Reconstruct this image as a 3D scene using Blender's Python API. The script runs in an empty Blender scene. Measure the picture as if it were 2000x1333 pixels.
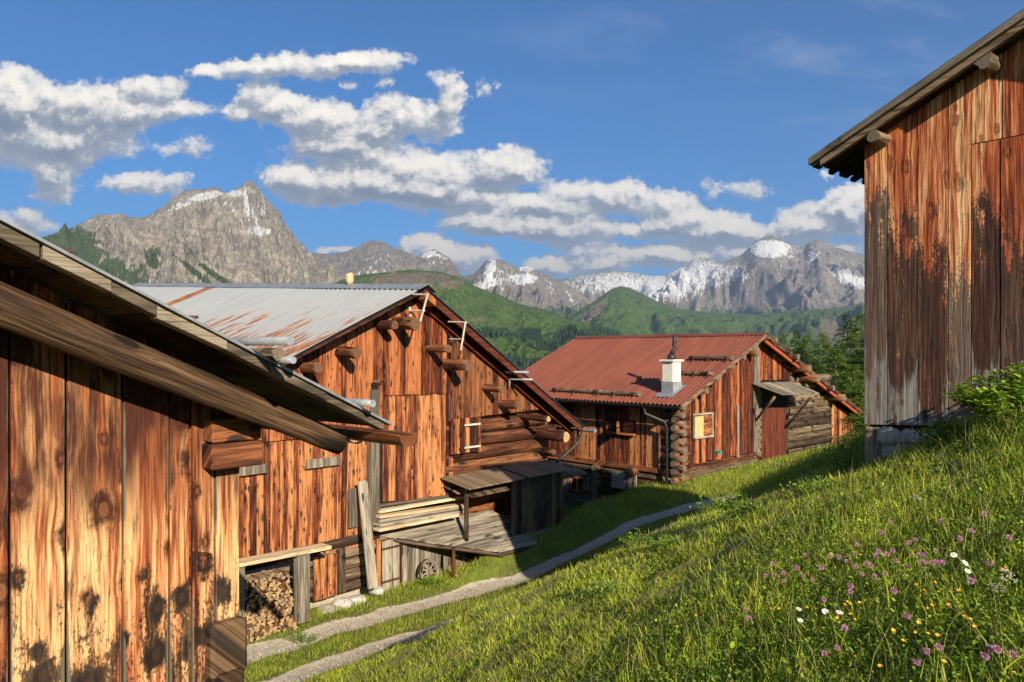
import bpy, bmesh, math, random
import numpy as np
from mathutils import Vector
random.seed(7); RNG = np.random.default_rng(11)
scene = bpy.context.scene
R = math.radians
# ------------------------------------------------------------------ camera
# metres; the camera's eye is the origin, x to the right, y into the picture, z up
cam_data = bpy.data.cameras.new('camera')
cam = bpy.data.objects.new('camera', cam_data)
scene.collection.objects.link(cam)
cam.location = (0, 0, 0); cam.rotation_euler = (R(90), 0, 0)
cam_data.lens = 27.0; cam_data.sensor_width = 36.0; cam_data.shift_y = 0.01175
cam_data.clip_start = 0.05; cam_data.clip_end = 120000
scene.camera = cam
# ------------------------------------------------------------------ exposure
scene.view_settings.view_transform = 'Standard'
scene.view_settings.look = 'None'
scene.view_settings.exposure = 0.80
scene.view_settings.gamma = 1.0
try:
    scene.cycles.transparent_max_bounces = 24
except Exception: pass
# ------------------------------------------------------------------ sun
SX, SY, SZ = 0.38, -0.925, 0.455            # direction towards the sun
SUN_EL = math.atan2(SZ, math.hypot(SX, SY)); SUN_ROT = math.atan2(SX, SY)
sun_data = bpy.data.lights.new('sun', 'SUN')
sun_data.energy = 5.0; sun_data.angle = R(0.5); sun_data.color = (1.0, 0.88, 0.69)
sun = bpy.data.objects.new('sun', sun_data)
scene.collection.objects.link(sun)
sun.rotation_euler = Vector((SX, SY, SZ)).to_track_quat('Z', 'Y').to_euler()

# ------------------------------------------------------------------ node helper
class NT:
    def __init__(s, tree): s.t = tree; s.n = tree.nodes; s.l = tree.links
    def put(s, sock, v):
        if v is None: return
        if isinstance(v, bpy.types.NodeSocket): s.l.new(v, sock)
        else:
            if hasattr(sock.default_value, '__len__') and not hasattr(v, '__len__'):
                v = [v] * len(sock.default_value)
            if hasattr(v, '__len__') and len(sock.default_value) == 4 and len(v) == 3: v = (*v, 1)
            sock.default_value = v
    def m(s, op, a, b=None, c=None, clamp=False):
        n = s.n.new('ShaderNodeMath'); n.operation = op; n.use_clamp = clamp
        s.put(n.inputs[0], a); s.put(n.inputs[1], b); s.put(n.inputs[2], c); return n.outputs[0]
    def v(s, op, a, b=None, c=None):
        n = s.n.new('ShaderNodeVectorMath'); n.operation = op
        s.put(n.inputs[0], a)
        if op == 'SCALE': s.put(n.inputs['Scale'], b)
        else: s.put(n.inputs[1], b)
        if c is not None: s.put(n.inputs[2], c)
        return n.outputs['Value' if op in ('LENGTH', 'DOT_PRODUCT', 'DISTANCE') else 'Vector']
    def xyz(s, x=0.0, y=0.0, z=0.0):
        n = s.n.new('ShaderNodeCombineXYZ'); s.put(n.inputs[0], x); s.put(n.inputs[1], y); s.put(n.inputs[2], z); return n.outputs[0]
    def sep(s, v):
        n = s.n.new('ShaderNodeSeparateXYZ'); s.put(n.inputs[0], v); return n.outputs
    def mix(s, f, a, b, mode='MIX'):
        n = s.n.new('ShaderNodeMix'); n.data_type = 'RGBA'; n.blend_type = mode; n.clamp_factor = True
        s.put(n.inputs[0], f); s.put(n.inputs[6], a); s.put(n.inputs[7], b); return n.outputs[2]
    def ss(s, x, lo, hi, a=0.0, b=1.0):
        n = s.n.new('ShaderNodeMapRange'); n.interpolation_type = 'SMOOTHSTEP'
        s.put(n.inputs[0], x); s.put(n.inputs[1], lo); s.put(n.inputs[2], hi); s.put(n.inputs[3], a); s.put(n.inputs[4], b); return n.outputs[0]
    def lin(s, x, lo, hi, a=0.0, b=1.0):
        n = s.n.new('ShaderNodeMapRange'); s.put(n.inputs[0], x); s.put(n.inputs[1], lo); s.put(n.inputs[2], hi); s.put(n.inputs[3], a); s.put(n.inputs[4], b); return n.outputs[0]
    def noise(s, vec, scale=1.0, detail=4.0, rough=0.5, dist=0.0, col=False):
        n = s.n.new('ShaderNodeTexNoise'); s.put(n.inputs['Vector'], vec); n.inputs['Scale'].default_value = scale
        n.inputs['Detail'].default_value = detail; n.inputs['Roughness'].default_value = rough; n.inputs['Distortion'].default_value = dist
        return n.outputs['Color' if col else 'Fac']
    def voro(s, vec, scale=1.0, feat='F1', rnd=1.0):
        n = s.n.new('ShaderNodeTexVoronoi'); n.feature = feat; s.put(n.inputs['Vector'], vec); n.inputs['Scale'].default_value = scale
        n.inputs['Randomness'].default_value = rnd; return n.outputs
    def ramp(s, x, stops):
        n = s.n.new('ShaderNodeValToRGB'); s.put(n.inputs[0], x); e = n.color_ramp.elements
        while len(e) < len(stops): e.new(0.5)
        for k, (p, c) in enumerate(stops): e[k].position = p; e[k].color = (*c, 1)
        return n.outputs[0]
    def uv(s, name):
        n = s.n.new('ShaderNodeUVMap'); n.uv_map = name; return n.outputs[0]
    def attr(s, name, out='Fac'):
        n = s.n.new('ShaderNodeAttribute'); n.attribute_name = name; return n.outputs[out]
    def pos(s): return s.n.new('ShaderNodeNewGeometry').outputs['Position']
    def bump(s, h, strength=0.5, dist=0.01):
        n = s.n.new('ShaderNodeBump'); s.put(n.inputs['Height'], h); n.inputs['Strength'].default_value = strength; n.inputs['Distance'].default_value = dist
        return n.outputs[0]

def new_mat(name):
    m = bpy.data.materials.new(name); m.use_nodes = True; nt = NT(m.node_tree); nt.n.clear()
    return m, nt
def finish(nt, col, rough=0.8, normal=None, metal=0.0, spec=0.3, transl=None):
    b = nt.n.new('ShaderNodeBsdfPrincipled'); o = nt.n.new('ShaderNodeOutputMaterial')
    nt.put(b.inputs['Base Color'], col); nt.put(b.inputs['Roughness'], rough); nt.put(b.inputs['Metallic'], metal)
    b.inputs['Specular IOR Level'].default_value = spec
    if normal is not None: nt.put(b.inputs['Normal'], normal)
    out = b.outputs[0]
    if transl is not None:
        t = nt.n.new('ShaderNodeBsdfTranslucent'); nt.put(t.inputs[0], transl[1]); mx = nt.n.new('ShaderNodeMixShader')
        mx.inputs[0].default_value = transl[0]; nt.l.new(out, mx.inputs[1]); nt.l.new(t.outputs[0], mx.inputs[2]); out = mx.outputs[0]
    nt.l.new(out, o.inputs[0])

# ------------------------------------------------------------------ world: clear alpine evening sky with banks of cumulus
world = bpy.data.worlds.new('World'); scene.world = world; world.use_nodes = True
W = NT(world.node_tree); W.n.clear()
sky = W.n.new('ShaderNodeTexSky'); sky.sky_type = 'NISHITA'; sky.sun_disc = False
sky.sun_elevation = SUN_EL; sky.sun_rotation = SUN_ROT; sky.altitude = 1900; sky.air_density = 1.1; sky.dust_density = 0.3; sky.ozone_density = 2.2
# cumulus banks: (azimuth tangent, elevation tangent, half width, half height, weight) x 1500
CLOUDS = [(20,180,75,52,1.3),(120,225,150,55,1.2),(240,205,120,45,1),(310,165,60,22,.8),(340,215,90,20,.8),(90,300,100,45,1),(108,365,52,40,1),(200,280,110,35,.7),
 (-60,230,120,90,1.2),(235,358,45,20,1),(310,350,60,20,.9),(290,372,75,11,.7),(370,285,55,24,.6),(395,142,45,10,.7),(480,137,90,18,.9),(600,128,115,26,1),(725,122,85,24,1),
 (512,203,62,44,1.25),(452,225,30,18,.8),(600,222,80,32,1.1),(650,255,100,40,1),(760,228,62,40,1.2),(848,235,60,36,1.1),(882,192,34,36,1.1),(700,280,130,30,.8),
 (755,163,28,12,.7),(865,148,32,14,.6),(942,172,18,20,.5),(975,165,12,8,.45),(685,172,18,14,.5),
 (560,342,52,24,1.1),(640,362,120,36,1.2),(760,345,140,44,1.2),(880,345,140,50,1.2),(1005,325,70,38,1.2),(850,385,120,26,1),(650,300,110,22,.7),
 (930,432,80,24,1.1),(1040,425,130,36,1.2),(1120,382,80,34,1.2),(1222,385,52,36,1.3),(1110,450,140,26,1),(1000,395,60,18,.8),
 (832,482,58,34,1.3),(900,502,70,30,1.2),(775,500,35,16,.9),(1312,418,58,42,1.4),(1385,442,80,30,1.2),(1262,450,55,22,.9),(1450,455,90,20,1),
 (1600,430,80,34,1.2),(1660,402,55,42,1.3),(1730,420,90,60,1.2),(1560,448,60,18,.9),(1388,370,22,22,.5),(1450,375,58,20,.6),
 (1060,518,42,22,1),(1140,518,80,26,1),(1260,505,120,22,1),(1370,490,110,22,1),(1150,482,85,10,.8),(652,488,42,10,.9),(35,438,85,30,.8),(1614,340,16,7,.6),(1560,490,140,22,1),(1950,470,160,70,1)]
def cloud_field(nt, P, Pn):
    """P: point in the tangent plane (x 1500), Pn: the same with turbulence; thickness of cloud there"""
    acc = None
    for (cx, cy, rx, ry, w) in CLOUDS:
        d = nt.v('MULTIPLY', nt.v('SUBTRACT', Pn, (cx - 1000.0, 690.0 - cy, 0)), (0.83 / rx, 0.79 / ry, 0))
        f = nt.m('SUBTRACT', 1.0, nt.v('DOT_PRODUCT', d, d), clamp=True)
        acc = nt.m('MULTIPLY', f, w) if acc is None else nt.m('MULTIPLY_ADD', f, w, acc)
    return acc
tc = W.n.new('ShaderNodeTexCoord').outputs['Generated']
dx, dy, dz = W.sep(tc)
ady = W.m('MAXIMUM', W.m('ABSOLUTE', dy), 0.05)
P0 = W.xyz(W.m('MULTIPLY', W.m('DIVIDE', dx, ady), 1500.0), W.m('MULTIPLY', W.m('DIVIDE', dz, ady), 1500.0), W.m('MULTIPLY', W.m('LESS_THAN', dy, 0.0), 400.0))
def cloud_eval(off):
    P = W.v('ADD', P0, off)
    w1 = W.noise(P, 0.012, 3, 0.55, col=True)
    w2 = W.noise(P, 0.05, 5, 0.65, col=True)
    Pn = W.v('ADD', P, W.v('MULTIPLY', W.v('SUBTRACT', w1, (.5, .5, .5)), (75, 42, 0)))
    Pn = W.v('ADD', Pn, W.v('MULTIPLY', W.v('SUBTRACT', w2, (.5, .5, .5)), (44, 32, 0)))
    F = cloud_field(W, P, Pn)
    vor = W.voro(W.v('MULTIPLY', Pn, (1, 1.25, 1)), 0.045, 'SMOOTH_F1')[0]
    puff = W.m('SUBTRACT', 0.45, vor)
    fb = W.noise(W.v('MULTIPLY', P, (1, 1.3, 1)), 0.03, 8, 0.66)
    return F, W.m('MULTIPLY_ADD', W.m('SUBTRACT', fb, 0.5), 1.5, W.m('MULTIPLY_ADD', puff, 0.30, F))
F0, D0 = cloud_eval((0, 0, 0))
F1, D1 = cloud_eval((9.0, 20.0, 0))
alpha = W.m('MULTIPLY', W.ss(D0, 0.10, 0.72), W.ss(F0, 0.0, 0.22))
relief = W.m('SUBTRACT', D0, D1)
lit = W.ss(relief, -0.75, 0.95)
thick = W.ss(D0, 0.3, 1.5)
ccol = W.ramp(lit, [(0.0, (0.22, 0.26, 0.34)), (0.36, (0.40, 0.43, 0.47)), (0.54, (0.68, 0.67, 0.65)), (1.0, (1.25, 1.15, 1.0))])
ccol = W.mix(W.m('MULTIPLY', W.m('SUBTRACT', 1.0, thick), 0.35), ccol, (0.55, 0.62, 0.74))
lowglow = W.m('MULTIPLY', W.ss(W.sep(P0)[1], 330, 130), W.ss(lit, 0.45, 0.9))
ccol = W.mix(W.m('MULTIPLY', lowglow, 0.7), ccol, (1.02, 0.88, 0.66))
bg_sky = W.n.new('ShaderNodeBackground'); bg_sky.inputs[1].default_value = 0.066
skyc = W.mix(1.0, sky.outputs[0], (0.22, 0.66, 1.06), 'MULTIPLY')
# thin cirrus veil high on the right
cir = W.noise(W.v('MULTIPLY', P0, (0.0016, 0.0075, 0.001)), 1.0, 6, 0.62, 0.5)
veil = W.m('MULTIPLY', W.m('MULTIPLY', W.ss(cir, 0.45, 0.75), W.ss(W.sep(P0)[0], -300, 700)), W.ss(W.sep(P0)[1], 330, 620))
bg_c = W.n.new('ShaderNodeBackground'); W.put(bg_c.inputs[0], ccol); bg_c.inputs[1].default_value = 0.60
bg_v = W.n.new('ShaderNodeBackground'); W.put(bg_v.inputs[0], (0.42, 0.47, 0.62)); bg_v.inputs[1].default_value = 0.75
W.put(bg_sky.inputs[0], skyc)
mx0 = W.n.new('ShaderNodeMixShader'); W.put(mx0.inputs[0], W.m('MULTIPLY', veil, 0.55)); W.l.new(bg_sky.outputs[0], mx0.inputs[1]); W.l.new(bg_v.outputs[0], mx0.inputs[2])
mx1 = W.n.new('ShaderNodeMixShader'); W.put(mx1.inputs[0], alpha); W.l.new(mx0.outputs[0], mx1.inputs[1]); W.l.new(bg_c.outputs[0], mx1.inputs[2])
wo = W.n.new('ShaderNodeOutputWorld'); W.l.new(mx1.outputs[0], wo.inputs[0])
world.cycles.sampling_method = 'MANUAL'; world.cycles.sample_map_resolution = 512
# ------------------------------------------------------------------ numpy noise
_perm = RNG.permutation(512); _perm = np.concatenate([_perm, _perm])
_grad = np.stack([np.cos(np.linspace(0, 2*np.pi, 64, endpoint=False)), np.sin(np.linspace(0, 2*np.pi, 64, endpoint=False))], 1)
def perlin(x, y, seed=0):
    x = np.asarray(x, float) + seed * 17.31; y = np.asarray(y, float) + seed * 9.77
    xi = np.floor(x).astype(int); yi = np.floor(y).astype(int); xf = x - xi; yf = y - yi
    u = xf*xf*xf*(xf*(xf*6-15)+10); v = yf*yf*yf*(yf*(yf*6-15)+10)
    def g(ix, iy, fx, fy):
        h = _grad[_perm[(_perm[ix & 511] + iy) & 511] & 63]; return h[..., 0]*fx + h[..., 1]*fy
    a = g(xi, yi, xf, yf); b = g(xi+1, yi, xf-1, yf); c = g(xi, yi+1, xf, yf-1); d = g(xi+1, yi+1, xf-1, yf-1)
    return (a + (b-a)*u + (c + (d-c)*u - a - (b-a)*u)*v) * 1.5
def fbm(x, y, oct=5, seed=0, gain=.5, lac=2.03):
    s = 0; a = 1; t = 0
    for k in range(oct): s = s + a*perlin(x*lac**k, y*lac**k, seed+k); t += a; a *= gain
    return s / t
def ridged(x, y, oct=5, seed=0, gain=.55, lac=2.07):
    s = 0; a = 1; t = 0; w = 1
    for k in range(oct):
        n = 1 - np.abs(perlin(x*lac**k, y*lac**k, seed+k)); n = n*n * w; s = s + a*n; t += a; a *= gain; w = np.clip(n*1.6, 0, 1)
    return s / t
def sstep(x, a, b): t = np.clip((x-a)/(b-a), 0, 1); return t*t*(3-2*t)
def lerp(a, b, t): return a + (b-a)*t

# ------------------------------------------------------------------ scene helpers
COL = scene.collection
def thing(name, label, cat, loc=(0,0,0), rotz=0.0, group=None):
    o = bpy.data.objects.new(name, None); COL.objects.link(o); o.empty_display_size = .2
    o.location = loc; o.rotation_euler = (0, 0, rotz); o['label'] = label; o['category'] = cat
    if group: o['group'] = group
    return o
def tag(o, label=None, cat=None, group=None, kind=None):
    if label: o['label'] = label
    if cat: o['category'] = cat
    if group: o['group'] = group
    if kind: o['kind'] = kind
    return o
def grid_mesh(name, X, Y, Z, mat, attrs=None, smooth=True, mask=None):
    """one sheet from 2-D arrays"""
    n, m = X.shape
    co = np.stack([X, Y, Z], -1).reshape(-1, 3).astype(np.float32)
    i = np.arange(n*m).reshape(n, m)
    q = np.stack([i[:-1, :-1], i[:-1, 1:], i[1:, 1:], i[1:, :-1]], -1).reshape(-1, 4)
    if mask is not None: q = q[mask.reshape(-1)]
    return raw_mesh(name, co, q, mat, attrs, smooth)
def raw_mesh(name, co, faces, mat, attrs=None, smooth=False, uvs=None, parent=None):
    me = bpy.data.meshes.new(name); k = faces.shape[1]
    me.vertices.add(len(co)); me.vertices.foreach_set('co', np.ascontiguousarray(co, dtype=np.float32).ravel())
    me.loops.add(faces.size); me.loops.foreach_set('vertex_index', faces.astype(np.int32).ravel())
    me.polygons.add(len(faces)); me.polygons.foreach_set('loop_start', np.arange(0, faces.size, k, dtype=np.int32))
    me.polygons.foreach_set('loop_total', np.full(len(faces), k, dtype=np.int32))
    if smooth: me.polygons.foreach_set('use_smooth', np.ones(len(faces), dtype=bool))
    me.update(calc_edges=True)
    for an, av in (attrs or {}).items():
        a = me.attributes.new(an, 'FLOAT', 'POINT'); a.data.foreach_set('value', np.ascontiguousarray(av, dtype=np.float32).ravel())
    for un, uvv in (uvs or {}).items():
        l = me.uv_layers.new(name=un); l.data.foreach_set('uv', np.ascontiguousarray(uvv, dtype=np.float32).ravel())
    for mm in (mat if isinstance(mat, (list, tuple)) else [mat]): me.materials.append(mm)
    o = bpy.data.objects.new(name, me); COL.objects.link(o)
    if parent: o.parent = parent
    return o

class MB:
    """collects boxes, logs and sheets; build() links them as ONE mesh object with grain-aligned UVs"""
    def __init__(s): s.v = []; s.f = []; s.uv = []; s.rn = []; s.we = []; s.mi = []
    def face(s, idx, uv, rn, we, mi=0): s.f.append(idx); s.uv.append(uv); s.rn.append(rn); s.we.append(we); s.mi.append(mi)
    def hexa(s, c, grain, width=None, mi=0, wear=None, off=None, rnd=None):
        """c: 8 corners, 4 bottom (ccw) then 4 top; grain: unit vector along the fibres"""
        c = [Vector(p) for p in c]; b = len(s.v); s.v += c
        G = Vector(grain).normalized()
        Wv = Vector(width).normalized() if width is not None else (c[1]-c[0]).normalized()
        T = G.cross(Wv)
        off = off or (random.uniform(0, 90), random.uniform(0, 90)); rn = rnd or (random.random(), random.random())
        gs = [p.dot(G) for p in c]; g0, g1 = min(gs), max(gs); ws = [p.dot(Wv) for p in c]; w0, w1 = min(ws), max(ws)
        for q in ((0,3,2,1), (4,5,6,7), (0,1,5,4), (1,2,6,5), (2,3,7,6), (3,0,4,7)):
            uv = []; we = []
            for i in q:
                p = c[i]; uv.append((p.dot(Wv) - w0 + p.dot(T)*1.0 + off[0] + 0.0, p.dot(G) - g0 + off[1]))
                we.append(((p.dot(Wv)-w0)/max(w1-w0, 1e-4), (p.z if wear is None else wear[0 if i < 4 else 1])))
            s.face([b+i for i in q], uv, rn, we, mi)
    def box(s, o, ax, ay, az, grain=None, mi=0, wear=None, rnd=None):
        """box from corner o with edge vectors ax, ay, az"""
        o = Vector(o); ax = Vector(ax); ay = Vector(ay); az = Vector(az)
        c = [o, o+ax, o+ax+ay, o+ay, o+az, o+ax+az, o+ax+ay+az, o+ay+az]
        if ax.cross(ay).dot(az) < 0: c = [c[0], c[3], c[2], c[1], c[4], c[7], c[6], c[5]]
        g = grain or max((ax, ay, az), key=lambda v: v.length)
        rest = [v for v in (ax, ay, az) if abs(v.normalized().dot(Vector(g).normalized())) < .8]
        w = max(rest, key=lambda v: v.length) if rest else ax
        s.hexa(c, g, w, mi, wear, rnd=rnd)
    def log(s, p0, p1, r0, r1, seg=12, rings=8, wob=.04, mi=0, cap=1, flat=0.0, knots=True, caps=(True, True)):
        p0 = Vector(p0); p1 = Vector(p1); d = (p1-p0); L = d.length; d.normalize()
        a = d.cross(Vector((0,0,1))); a = a.normalized() if a.length > .05 else Vector((1,0,0)); bb = d.cross(a).normalized()
        b = len(s.v); ox = random.uniform(0, 90); rn = (random.random(), random.random()); ph = random.uniform(0, 6.28)
        for j in range(rings+1):
            t = j/rings; r = lerp(r0, r1, t); c = p0 + d*L*t + (a*math.sin(ph+t*3.1)+bb*math.cos(ph*2+t*2.3))*wob*r*1.2
            for k in range(seg):
                th = 2*math.pi*k/seg; rr = r*(1 + wob*math.sin(3*th+ph+t*4) + wob*random.uniform(-1, 1)*.8)
                s.v.append(c + (a*math.cos(th)+bb*math.sin(th))*rr)
        C = 2*math.pi*max(r0, r1)
        for j in range(rings):
            for k in range(seg):
                k2 = (k+1) % seg; i = [b+j*seg+k, b+j*seg+k2, b+(j+1)*seg+k2, b+(j+1)*seg+k]
                uv = [(ox+C*k/seg, ox+L*j/rings), (ox+C*(k+1)/seg, ox+L*j/rings), (ox+C*(k+1)/seg, ox+L*(j+1)/rings), (ox+C*k/seg, ox+L*(j+1)/rings)]
                s.face(i[::-1], uv[::-1], rn, [(.5, s.v[q].z) for q in i[::-1]], mi)
        for e, (base, on) in enumerate(((b, caps[0]), (b+rings*seg, caps[1]))):
            if not on: continue
            idx = list(range(base, base+seg)); uv = [(ox+.5*math.cos(6.283*k/seg), ox+.5*math.sin(6.283*k/seg)) for k in range(seg)]
            we = [(math.cos(6.283*k/seg), math.sin(6.283*k/seg)) for k in range(seg)]
            if e == 1: idx = idx[::-1]; uv = uv[::-1]; we = we[::-1]
            s.face(idx, uv, rn, we, cap)
    def tube(s, pts, r, seg=10, mi=0, cap=True):
        pts = [Vector(p) for p in pts]; b = len(s.v); rn = (random.random(), random.random()); n = len(pts); acc = 0; prev = None
        for j, p in enumerate(pts):
            d = (pts[min(j+1, n-1)] - pts[max(j-1, 0)]).normalized()
            if prev is None: a = d.cross(Vector((0,0,1))); a = a.normalized() if a.length > .05 else Vector((1,0,0))
            else: a = (prev - d*prev.dot(d)).normalized()
            prev = a; bb = d.cross(a); rr = r[j] if isinstance(r, (list, tuple)) else r
            for k in range(seg): s.v.append(p + (a*math.cos(6.2832*k/seg)+bb*math.sin(6.2832*k/seg))*rr)
        for j in range(n-1):
            L = (pts[j+1]-pts[j]).length
            for k in range(seg):
                k2 = (k+1) % seg; i = [b+j*seg+k, b+j*seg+k2, b+(j+1)*seg+k2, b+(j+1)*seg+k]
                s.face(i[::-1], [(k*.02+.02, acc+L), (k*.02, acc+L), (k*.02, acc), (k*.02+.02, acc)], rn, [(.5, s.v[q].z) for q in i[::-1]], mi)
            acc += L
        if cap:
            s.face(list(range(b, b+seg)), [(0, 0)]*seg, rn, [(.5, 0)]*seg, mi); s.face(list(range(b+(n-1)*seg, b+n*seg))[::-1], [(0, 0)]*seg, rn, [(.5, 0)]*seg, mi)
    def sheet(s, P, uvf=None, mi=0, rn=(.5, .5)):
        """P: 2-D list of points"""
        b = len(s.v); n = len(P); m = len(P[0])
        for row in P: s.v += [Vector(p) for p in row]
        for i in range(n-1):
            for j in range(m-1):
                q = [(i, j), (i, j+1), (i+1, j+1), (i+1, j)]
                s.face([b+a*m+c for a, c in q], [uvf(a, c) if uvf else (a*.1, c*.1) for a, c in q], rn, [(c/(m-1), a/(n-1)) for a, c in q], mi)
    def build(s, name, mats, parent=None, smooth=False, bevel=0.0):
        me = bpy.data.meshes.new(name); me.from_pydata([tuple(v) for v in s.v], [], s.f)
        for un, data in (('UVMap', s.uv), ('rnd', None), ('wear', s.we)):
            l = me.uv_layers.new(name=un)
            flat = [c for fi, f in enumerate(s.f) for q in (data[fi] if data is not None else [s.rn[fi]]*len(f)) for c in q]
            l.data.foreach_set('uv', np.array(flat, dtype=np.float32))
        me.polygons.foreach_set('material_index', np.array(s.mi, dtype=np.int32))
        if smooth: me.polygons.foreach_set('use_smooth', np.array([len(f) == 4 for f in s.f]))
        for mm in (mats if isinstance(mats, (list, tuple)) else [mats]): me.materials.append(mm)
        me.update()
        o = bpy.data.objects.new(name, me); COL.objects.link(o)
        if parent is not None:
            o.parent = parent; o.matrix_parent_inverse = MI(parent)
        if bevel:
            md = o.modifiers.new('bevel', 'BEVEL'); md.width = bevel; md.segments = 1; md.limit_method = 'ANGLE'; md.angle_limit = R(50)
        return o
def MI(p):
    from mathutils import Matrix
    return (Matrix.Translation(p.location) @ p.rotation_euler.to_matrix().to_4x4()).inverted()

class Frame:
    """a wall's own axes: t along the wall, s out of it towards the open side, z up"""
    def __init__(s, o, d, n):
        s.o = Vector((o[0], o[1], 0)); s.d = Vector((d[0], d[1], 0)).normalized(); s.n = Vector((n[0], n[1], 0)).normalized()
    def P(s, t, so, z): return s.o + s.d*t + s.n*so + Vector((0, 0, z))
    def px(s, x, y, so=0.0):
        """(t, z) of the point of the plane so that stands on the sight line of photo point x, y"""
        r = Vector(((x-1000)/1500, 1, (690-y)/1500)); k = (s.o + s.n*so).dot(s.n) / r.dot(s.n); p = r*k
        return (p - s.o).dot(s.d), p.z
# ------------------------------------------------------------------ land
PATH = [(-26, -9.0), (-8.7, 10.2), (-5.7, 13.45), (-3.2, 16.2), (-0.66, 18.5), (1.5, 20.4), (3.7, 21.8), (6.6, 22.9), (9.8, 24.0), (14, 24.5), (22, 24.0)]
def polydist(x, y, pts):
    """signed distance to the line (left of it positive)"""
    best = np.full(np.shape(x), 1e9); sg = np.zeros(np.shape(x))
    for (ax, ay), (bx, by) in zip(pts[:-1], pts[1:]):
        dx, dy = bx-ax, by-ay; L2 = dx*dx+dy*dy
        t = np.clip(((x-ax)*dx+(y-ay)*dy)/L2, 0, 1); d = np.hypot(x-ax-t*dx, y-ay-t*dy); c = dx*(y-ay)-dy*(x-ax)
        m = d < best; best = np.where(m, d, best); sg = np.where(m, np.sign(c), sg)
    return best*sg
def smax(a, b, k): h = np.clip(.5+.5*(a-b)/k, 0, 1); return lerp(b, a, h) + k*h*(1-h)
def land_z(x, y):
    x = np.asarray(x, float); y = np.asarray(y, float)
    s = (.743*(x+2.67) - .669*(y-20))                      # out from the metal-roofed barn's gable
    bench = -5.82 + 1.75*(1-np.exp(-(.6*np.logaddexp(0, (x-1.4)/.6))/2.9))
    bench = bench - .55*sstep(x, 5.0, 2.4)*sstep(y, 24.0, 28.0)
    tt = .669*(x+2.67)+.743*(y-20)
    bench = bench + .48*np.exp(-((s-1.15)/.42)**2)*sstep(tt, -.6, 2.6)*sstep(tt, 8.5, 6.5)*sstep(polydist(x, y, PATH), .95, 1.75)
    bench = bench - .12*sstep(-s, -1.0, -.1)*sstep(x, 2.5, 0.5) + .05*fbm(x*.5, y*.5, 3, 4)
    pd = polydist(x, y, PATH); bench = bench - .16*np.exp(-(pd/1.6)**2)
    yc = 11.7 + .5*sstep(x, 1.5, 4.5) - .75*sstep(x, .8, -2.2)
    mead = -1.7 - .17*y + .42*x
    mead = mead + .17*sstep(x, 4.4, 5.5)*sstep(y, 5.6, 7.6)*sstep(y, 10.6, 9.0)
    mead = np.where(x > 5.6, mead - .40*(x-5.6), mead)
    mead = mead - .46*np.clip(y-yc, 0, None)
    mead = mead + .10*fbm(x*.55, y*.55, 3, 9)*sstep(y, 3, 6) + .035*fbm(x*1.9, y*1.9, 3, 5)
    z = smax(mead, bench, .55)
    z = np.where(y > 40, z - .42*(y-40)*sstep(y, 38, 60), z)
    z = z - .35*np.clip(-x-14, 0, None)*sstep(y, 12, 30)
    return z
def land_at(x, y): return float(land_z(np.array([x]), np.array([y]))[0])

def ax(*segs):
    out = []
    for a, b, st in segs: out.append(np.arange(a, b, st))
    return np.concatenate(out)
gx = ax((-400, -60, 20), (-60, -16, 2.5), (-16, -9, .5), (-9, 13, .11), (13, 30, .6), (30, 80, 2.5), (80, 420, 20))
gy = ax((-120, -10, 5), (-10, 1.5, .7), (1.5, 32, .11), (32, 60, .7), (60, 150, 3), (150, 701, 25))
GX, GY = np.meshgrid(gx, gy); GZ = land_z(GX, GY)
pd = polydist(GX, GY, PATH)
wig = .22*fbm(GX*.8, GY*.8, 3, 30)
rut = np.maximum(np.exp(-((pd-.77+wig)/.33)**4), np.exp(-((pd+.77+wig)/.33)**4))
GZ = GZ - .045*rut
rut = rut*sstep(GX, 9.5, 6.8)
worn = np.exp(-((np.abs(pd)-.77)/.62)**2)
dryp = sstep(fbm(GX*.25, GY*.25, 4, 41), -.1, .5)
def mat_ground():
    m, nt = new_mat('meadow_ground'); P = nt.pos()
    n1 = nt.noise(P, 1.3, 5, .6); n2 = nt.noise(P, 22, 4, .65); n3 = nt.noise(P, 90, 3, .6)
    g = nt.ramp(n2, [(.2, (.045, .07, .010)), (.5, (.13, .17, .022)), (.8, (.23, .25, .045))])
    g = nt.mix(nt.ss(n1, .35, .7), g, nt.ramp(n2, [(.2, (.035, .045, .010)), (.8, (.13, .15, .035))]))
    g = nt.mix(nt.m('MULTIPLY', nt.ss(n3, .5, .75), .5), g, (.10, .075, .035))
    st = nt.voro(P, 38, 'F1'); pebble = nt.ramp(st[0], [(.0, (.60, .54, .43)), (.5, (.46, .405, .32)), (.8, (.27, .23, .175))])
    gr = nt.mix(.55, pebble, nt.ramp(n3, [(.25, (.32, .275, .205)), (.55, (.52, .455, .35)), (.8, (.72, .65, .52))]))
    gr = nt.mix(nt.ss(nt.noise(P, 3.2, 4, .6), .5, .75), gr, (.30, .24, .16))
    rutm = nt.ss(nt.m('ADD', nt.attr('rut'), nt.m('MULTIPLY', nt.m('SUBTRACT', n2, .5), .9)), .34, .56)
    wr = nt.ss(nt.m('ADD', nt.attr('worn'), nt.m('MULTIPLY', nt.m('SUBTRACT', n2, .5), .8)), .55, 1.0)
    c = nt.mix(nt.m('MULTIPLY', wr, .55), g, (.17, .135, .075)); c = nt.mix(rutm, c, gr)
    h = nt.m('ADD', n2, nt.m('MULTIPLY', st[0], nt.m('MULTIPLY', rutm, -.6)))
    finish(nt, c, .95, nt.bump(h, .6, .03), spec=.1); return m
M_GROUND = mat_ground()
ground = grid_mesh('ground', GX, GY, GZ, M_GROUND, {'rut': rut, 'worn': worn})
tag(ground, 'mown grassy slope with a two-rut gravel track', kind='structure')
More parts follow.
